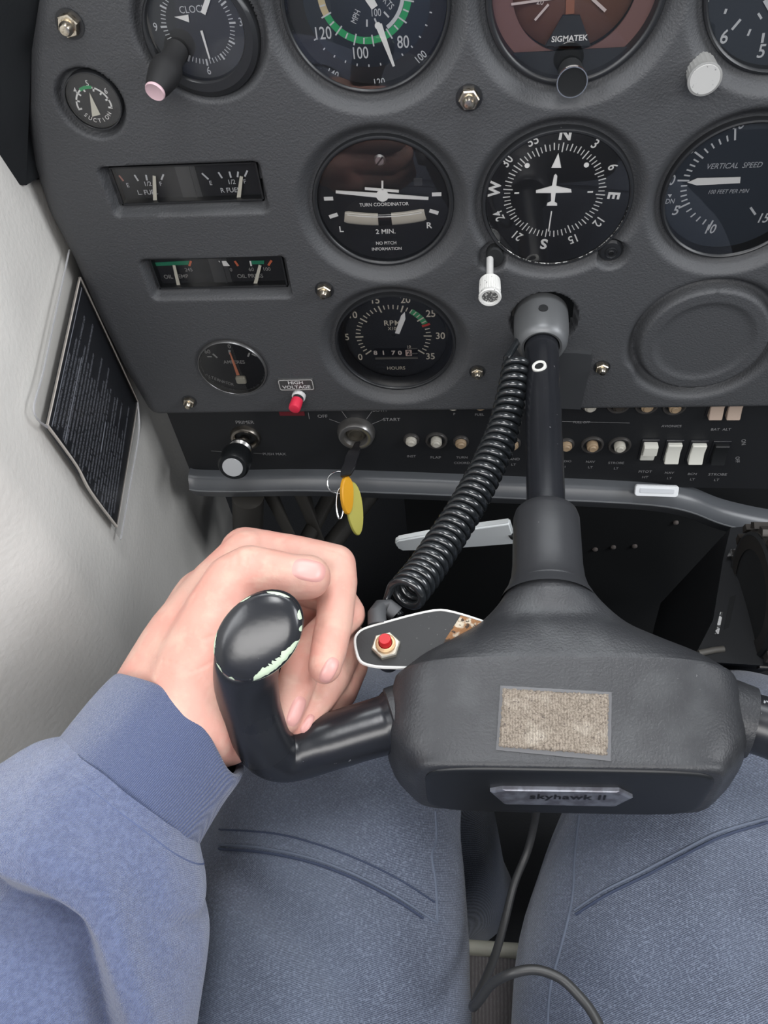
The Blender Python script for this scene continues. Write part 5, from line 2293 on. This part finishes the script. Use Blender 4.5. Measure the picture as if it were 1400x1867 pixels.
def crease(pts, depth=.0004, sg=.0009):
    P = []
    for u, v in spline(pts, 6):
        hit, p, nn, idx = body.ray_cast(C0-PO, ray(u, v).normalized())
        if hit:
            P.append(p)
    n_ = len(P)
    for v in body.data.vertices:
        if (v.co-P[n_//2]).length > .03:
            continue
        d, i = min(((v.co-p).length, i) for i, p in enumerate(P))
        if d < sg*2.5:
            f = min(1, 4*min(i+.5, n_-.5-i)/n_)
            v.co = v.co-v.normal*depth*f*math.exp(-(d/sg)**2)


for c_r in ([(428, 1000), (432, 1018), (430, 1036)], [(444, 996), (449, 1015), (446, 1034)], [(460, 996), (464, 1013), (462, 1030)], [(575, 1008), (600, 1012), (622, 1022), (645, 1040)], [(590, 1000), (615, 1006), (640, 1020)],
            [(340, 1226), (362, 1220), (392, 1203)], [(572, 1168), (590, 1176), (615, 1174)], [(575, 1140), (595, 1146), (620, 1142)], [(520, 1232), (535, 1240), (556, 1238)], [(350, 1160), (370, 1165), (392, 1158)], [(268, 1195), (330, 1215), (380, 1250)]):
    crease(c_r)
bpy.context.view_layer.update()


def on(objm, u, v, off=0, org=None):
    d = ray(u, v).normalized()
    hit, p, nn, idx = objm.ray_cast(C0-(org or PO), d)
    return (p+nn*off, nn) if hit else (None, None)


def nail(u, v, a, l, w, name='fingernail'):
    """nail patch centred at pixel (u,v), long axis at angle a (deg, clockwise from image right)"""
    ca, sa = math.cos(math.radians(a)), math.sin(math.radians(a))
    bm = bmesh.new()
    rings_ = []
    c, _ = on(body, u, v, .0006)
    if c is None:
        bm.free()
        return
    cen_ = bm.verts.new(c)
    NR = 5
    for k_ in range(1, NR+1):
        row = []
        for i in range(28):
            t = 2*PI*i/28
            q = k_/NR
            e_ = 2/2.8
            x = math.copysign(abs(math.cos(t))**e_, math.cos(t))*l/2*q
            y = math.copysign(abs(math.sin(t))**e_, math.sin(t))*w/2*q
            uu, vv = u+x*ca-y*sa, v+x*sa+y*ca
            p, _n = on(body, uu, vv, .0008 if k_ < NR else .0)
            if p is None:
                p = c.lerp(rings_[-1][i].co, 1) if rings_ else c
            row.append(bm.verts.new(p))
        rings_.append(row)
    for i in range(28):
        bm.faces.new((cen_, rings_[0][i], rings_[0][(i+1) % 28]))
    for r0_, r1_ in zip(rings_, rings_[1:]):
        for i in range(28):
            j = (i+1) % 28
            bm.faces.new((r0_[i], r1_[i], r1_[j], r0_[j]))
    bmesh.ops.smooth_vert(bm, verts=[v_ for v_ in bm.verts if not v_.is_boundary], factor=.5, use_axis_x=True, use_axis_y=True, use_axis_z=True)
    bmesh.ops.recalc_face_normals(bm, faces=bm.faces)
    o = link(name, bm, mat('nail', (.62, .32, .29), .38), per, autos=90)
    return o


nail(563, 1040, 12, 62, 40, 'thumbnail')
nail(600, 1222, 118, 50, 26)
nail(540, 1297, 112, 58, 26)
nail(560, 1320, 120, 40, 16)

# ---- sweatshirt sleeve
AX0 = J(324, 1306, -.080)
AX1 = fore_end+Vector((-.02, -.03, -.0))
adir = (AX1-AX0).normalized()
axl = (AX1-AX0).length
KX = along((0, 0, 0), adir)
# frame: e1 towards image right-down, e2 towards camera
camd = (C0-(AX0+PO)).normalized()
e2 = (camd-adir*camd.dot(adir)).normalized()
e1 = adir.cross(e2)
if e1.dot(Rv) < 0:
    e1 = -e1
knit = mat('knit_blue', (.070, .090, .180), .95, wave=(620, (.15, .18, .30), 5.0, (0, 0, .5)), bump=('wave', 1, .7, .0010), var=(500, (.11, .138, .25), .4, .65), sheen=.5, spec=.2)
rib = mat('rib_knit_blue', (.055, .072, .145), .95, wave=(520, (.14, .168, .28), 1.5, (0, 0, .55)), bump=('wave', 1, .7, .0009), sheen=.4, spec=.2)


def sleeve(name, secs_, m_, parent, nseg=120, disp=None, sub=6, caps=False):
    """secs_: (distance along, shift e1, shift e2, r1, r2)"""
    S_ = spline(secs_, sub)
    bm = bmesh.new()
    rings = []
    for (s, o1, o2, r1, r2) in S_:
        c = AX0+adir*s+e1*o1+e2*o2
        ring = []
        for k_ in range(nseg):
            a = 2*PI*k_/nseg
            ds, dr = disp(s, a) if disp else (0, 0)
            ring.append(c+adir*ds+e1*(r1+dr)*math.cos(a)+e2*(r2+dr)*math.sin(a))
        rings.append(ring)
    loft(bm, rings, caps)
    bmesh.ops.recalc_face_normals(bm, faces=bm.faces)
    return link(name, bm, m_, parent, autos=180)


def dcuff(s, a):
    return (.0035*math.sin(a*2+.6)+.002*math.sin(3*a), .0006*noise.noise(Vector((math.cos(a)*3, math.sin(a)*3, s*40))))


def dbody(s, a):
    # folds: diagonal valleys plus wide wrinkles; a=0 image right, a=pi/2 towards camera
    n1 = noise.noise(Vector((math.cos(a)*1.6, math.sin(a)*1.6, s*16)))
    n2 = noise.noise(Vector((math.cos(a)*3.5+5, math.sin(a)*3.5, s*38)))
    ca = math.cos(a)
    fold = s-(.080+.040*max(0, ca)**1.5+.004*math.sin(3*a))
    v = 0
    if fold > 0:
        v = -.021*sst(0, .0035, fold)*math.exp(-fold/.040)*sst(-.5, .15, math.sin(a+.3))
    b = .0060*math.exp(-((fold+.010)/.011)**2)+.004*math.exp(-((fold-.045)/.02)**2)
    f2 = s-(.118+.03*math.cos(a-.4))
    v2 = -.003*math.exp(-((s-.050-.01*math.sin(a*2))/.004)**2)*sst(.2, .9, ca)
    return (.004*n1, v+b+v2+.0035*n1+.0012*n2)


sl = sleeve('sweatshirt', [(.034, .004, 0, .0360, .0330), (.038, .005, .0, .0405, .0350), (.044, .007, .001, .0460, .0375), (.055, .011, .002, .0530, .0410), (.070, .016, .002, .0590, .0440), (.090, .022, .002, .0650, .0480), (.115, .030, .0, .0710, .0500), (.145, .040, -.006, .0760, .0540), (.190, .048, -.014, .0800, .0580), (.250, .050, -.03, .084, .062), (.34, .05, -.05, .085, .066)], knit, per, 200, dbody, 22)
cf = sleeve('cuff', [(.0015, .003, 0, .0325, .0265), (-.0008, .003, 0, .0342, .0280), (.0002, .003, 0, .0362, .0297), (.004, .003, 0, .0370, .0303), (.014, .003, 0, .0372, .0308), (.028, .004, 0, .0378, .0318), (.040, .005, 0, .0385, .0330), (.052, .006, 0, .0370, .0320)], rib, sl, 120, dcuff, 5)
bm = bmesh.new()
pts = []
for k_ in range(121):
    a = 2*PI*k_/120
    ds, dr = dbody(.040, a)
    c = AX0+adir*(.0410+ds)+e1*.006
    pts.append(c+e1*(.0430+dr)*math.cos(a)+e2*(.0363+dr)*math.sin(a))
tube(bm, pts, .0006, 6, False)
link('cuff_seam', bm, mat('seam_blue', (.085, .108, .20), .95), sl)
# upper arm and chest of the sweatshirt, behind the camera
bm = bmesh.new()
elbow = AX0+adir*.30+e1*.02-e2*.04
capsule(bm, elbow, Vector((-.20, -.72, .12))-PO, .062, .075, 28)
capsule(bm, Vector((-.20, -.72, .12))-PO, Vector((-.04, -.74, .13))-PO, .08, .10, 28)
capsule(bm, Vector((.02, -.75, .10))-PO, Vector((.02, -.74, -.20))-PO, .15, .16, 32)
capsule(bm, Vector((.14, -.74, .13))-PO, Vector((.24, -.72, .12))-PO, .09, .08, 28)
bm = remesh(bm, .012, 4)
link('sweatshirt_torso', bm, knit, sl, autos=180)

# ---- jeans
den = mat('denim', (.038, .047, .074), .85, wave=(420, (.23, .26, .34), 1.2, (0, 0, 1.15)), bump=('wave', 1, .6, .0008), var=[(12, (.065, .08, .115), .45, .7), (900, (.14, .165, .22), .5, .7)], sheen=.25, spec=.25)


def leg(secs_, disp=None, nseg=96, sub=8):
    S_ = spline(secs_, sub)
    bm = bmesh.new()
    rings = []
    n_ = len(S_)
    for i, q in enumerate(S_):
        c = Vector(q[:3])
        a_ = Vector(S_[max(0, i-1)][:3])
        b_ = Vector(S_[min(n_-1, i+1)][:3])
        tg = (b_-a_).normalized()
        x = Vector((1, 0, 0))
        x = (x-tg*x.dot(tg)).normalized()
        y = x.cross(tg)
        if i == 0:
            pass
        ring = []
        for k_ in range(nseg):
            a = 2*PI*k_/nseg
            dr = disp(i/(n_-1), a, c) if disp else 0
            ring.append(c-PO+x*(q[3]+dr)*math.cos(a)+y*(q[4]+dr)*math.sin(a))
        rings.append(ring)
    loft(bm, rings, True)
    return bm


def dleg(sgn):
    def f(t, a, c):
        n1 = noise.noise(Vector((math.cos(a)*1.3+sgn*7, math.sin(a)*1.3, c.y*9)))
        n2 = noise.noise(Vector((math.cos(a)*3+c.y*18, math.sin(a)*3+sgn, c.y*24)))
        # long drag fold running diagonally over the thigh
        ph = (c.y+.345)+.05*(math.cos(a)*sgn)
        v = -.0075*math.exp(-(ph/.010)**2)*sst(.0, .6, math.sin(abs(a)) if math.sin(a) > 0 else 0)
        return .0045*n1+.0018*n2+v
    return f


# hip, thigh, knee, shin, ankle: x, y, z, r across, r up
Lleg = [(-.045, -.66, -.245, .095, .090), (-.040, -.50, -.240, .090, .082), (-.034, -.40, -.236, .086, .077), (-.028, -.33, -.234, .082, .070), (-.022, -.27, -.232, .074, .062), (-.012, -.222, -.262, .064, .058), (.004, -.205, -.330, .058, .056), (.022, -.22, -.44, .055, .060), (.036, -.22, -.56, .052, .056), (.045, -.20, -.70, .055, .058)]
Rleg = [(.165, -.66, -.245, .095, .090), (.164, -.50, -.240, .093, .084), (.166, -.40, -.236, .094, .078), (.180, -.33, -.230, .094, .070), (.204, -.275, -.228, .092, .063), (.222, -.228, -.256, .080, .060), (.226, -.195, -.330, .066, .060), (.222, -.20, -.44, .060, .060), (.215, -.20, -.56, .055, .058), (.210, -.18, -.70, .056, .060)]
jm = bpy.data.meshes.new('j')
bm = leg(Lleg, dleg(1))
b2 = leg(Rleg, dleg(-1))
b2.to_mesh(jm)
bm.from_mesh(jm)
b2.free()
# hips
bpy.data.meshes.remove(jm)
b3 = bmesh.new()
capsule(b3, Vector((-.03, -.70, -.25))-PO, Vector((.15, -.70, -.25))-PO, .10, .10, 28)
jm = bpy.data.meshes.new('j')
b3.to_mesh(jm)
bm.from_mesh(jm)
b3.free()
bpy.data.meshes.remove(jm)
bmesh.ops.recalc_face_normals(bm, faces=bm.faces)
jeans = link('jeans', bm, den, per, autos=180)
bpy.context.view_layer.update()
seam_m = mat('denim_seam', (.035, .047, .085), .85)
seam_l = mat('denim_seam_worn', (.105, .125, .17), .85)


def seam(pts, r, m_, off=.0, sub=10, name='seam'):
    bm = bmesh.new()
    P = []
    for u, v in spline(pts, sub):
        p, nn = on(jeans, u, v, off)
        if p is not None:
            P.append(p)
    if len(P) > 2:
        tube(bm, P, r, 6)
        return link(name, bm, m_, jeans)


seam([(400, 1540), (470, 1545), (560, 1563), (640, 1592), (715, 1630), (770, 1665), (797, 1682)], .0008, seam_l, .0)
seam([(400, 1548), (470, 1553), (560, 1571), (640, 1600), (715, 1638), (770, 1674)], .0007, seam_m, .0006)
seam([(400, 1512), (500, 1520), (580, 1540), (660, 1570), (730, 1605), (792, 1645)], .0005, seam_m, .0002)
seam([(793, 1480), (795, 1530), (787, 1560), (794, 1610), (797, 1682)], .0008, seam_l, .0)
seam([(1047, 1660), (1100, 1625), (1170, 1590), (1240, 1553), (1310, 1518), (1400, 1492)], .0008, seam_l, .0)
seam([(1050, 1668), (1105, 1633), (1175, 1598), (1245, 1561), (1315, 1526), (1400, 1500)], .0007, seam_m, .0004)
seam([(1056, 1488), (1048, 1560), (1043, 1640), (1022, 1730), (1004, 1800), (998, 1880)], .0009, seam_l, .0)

bpy.context.view_layer.update()
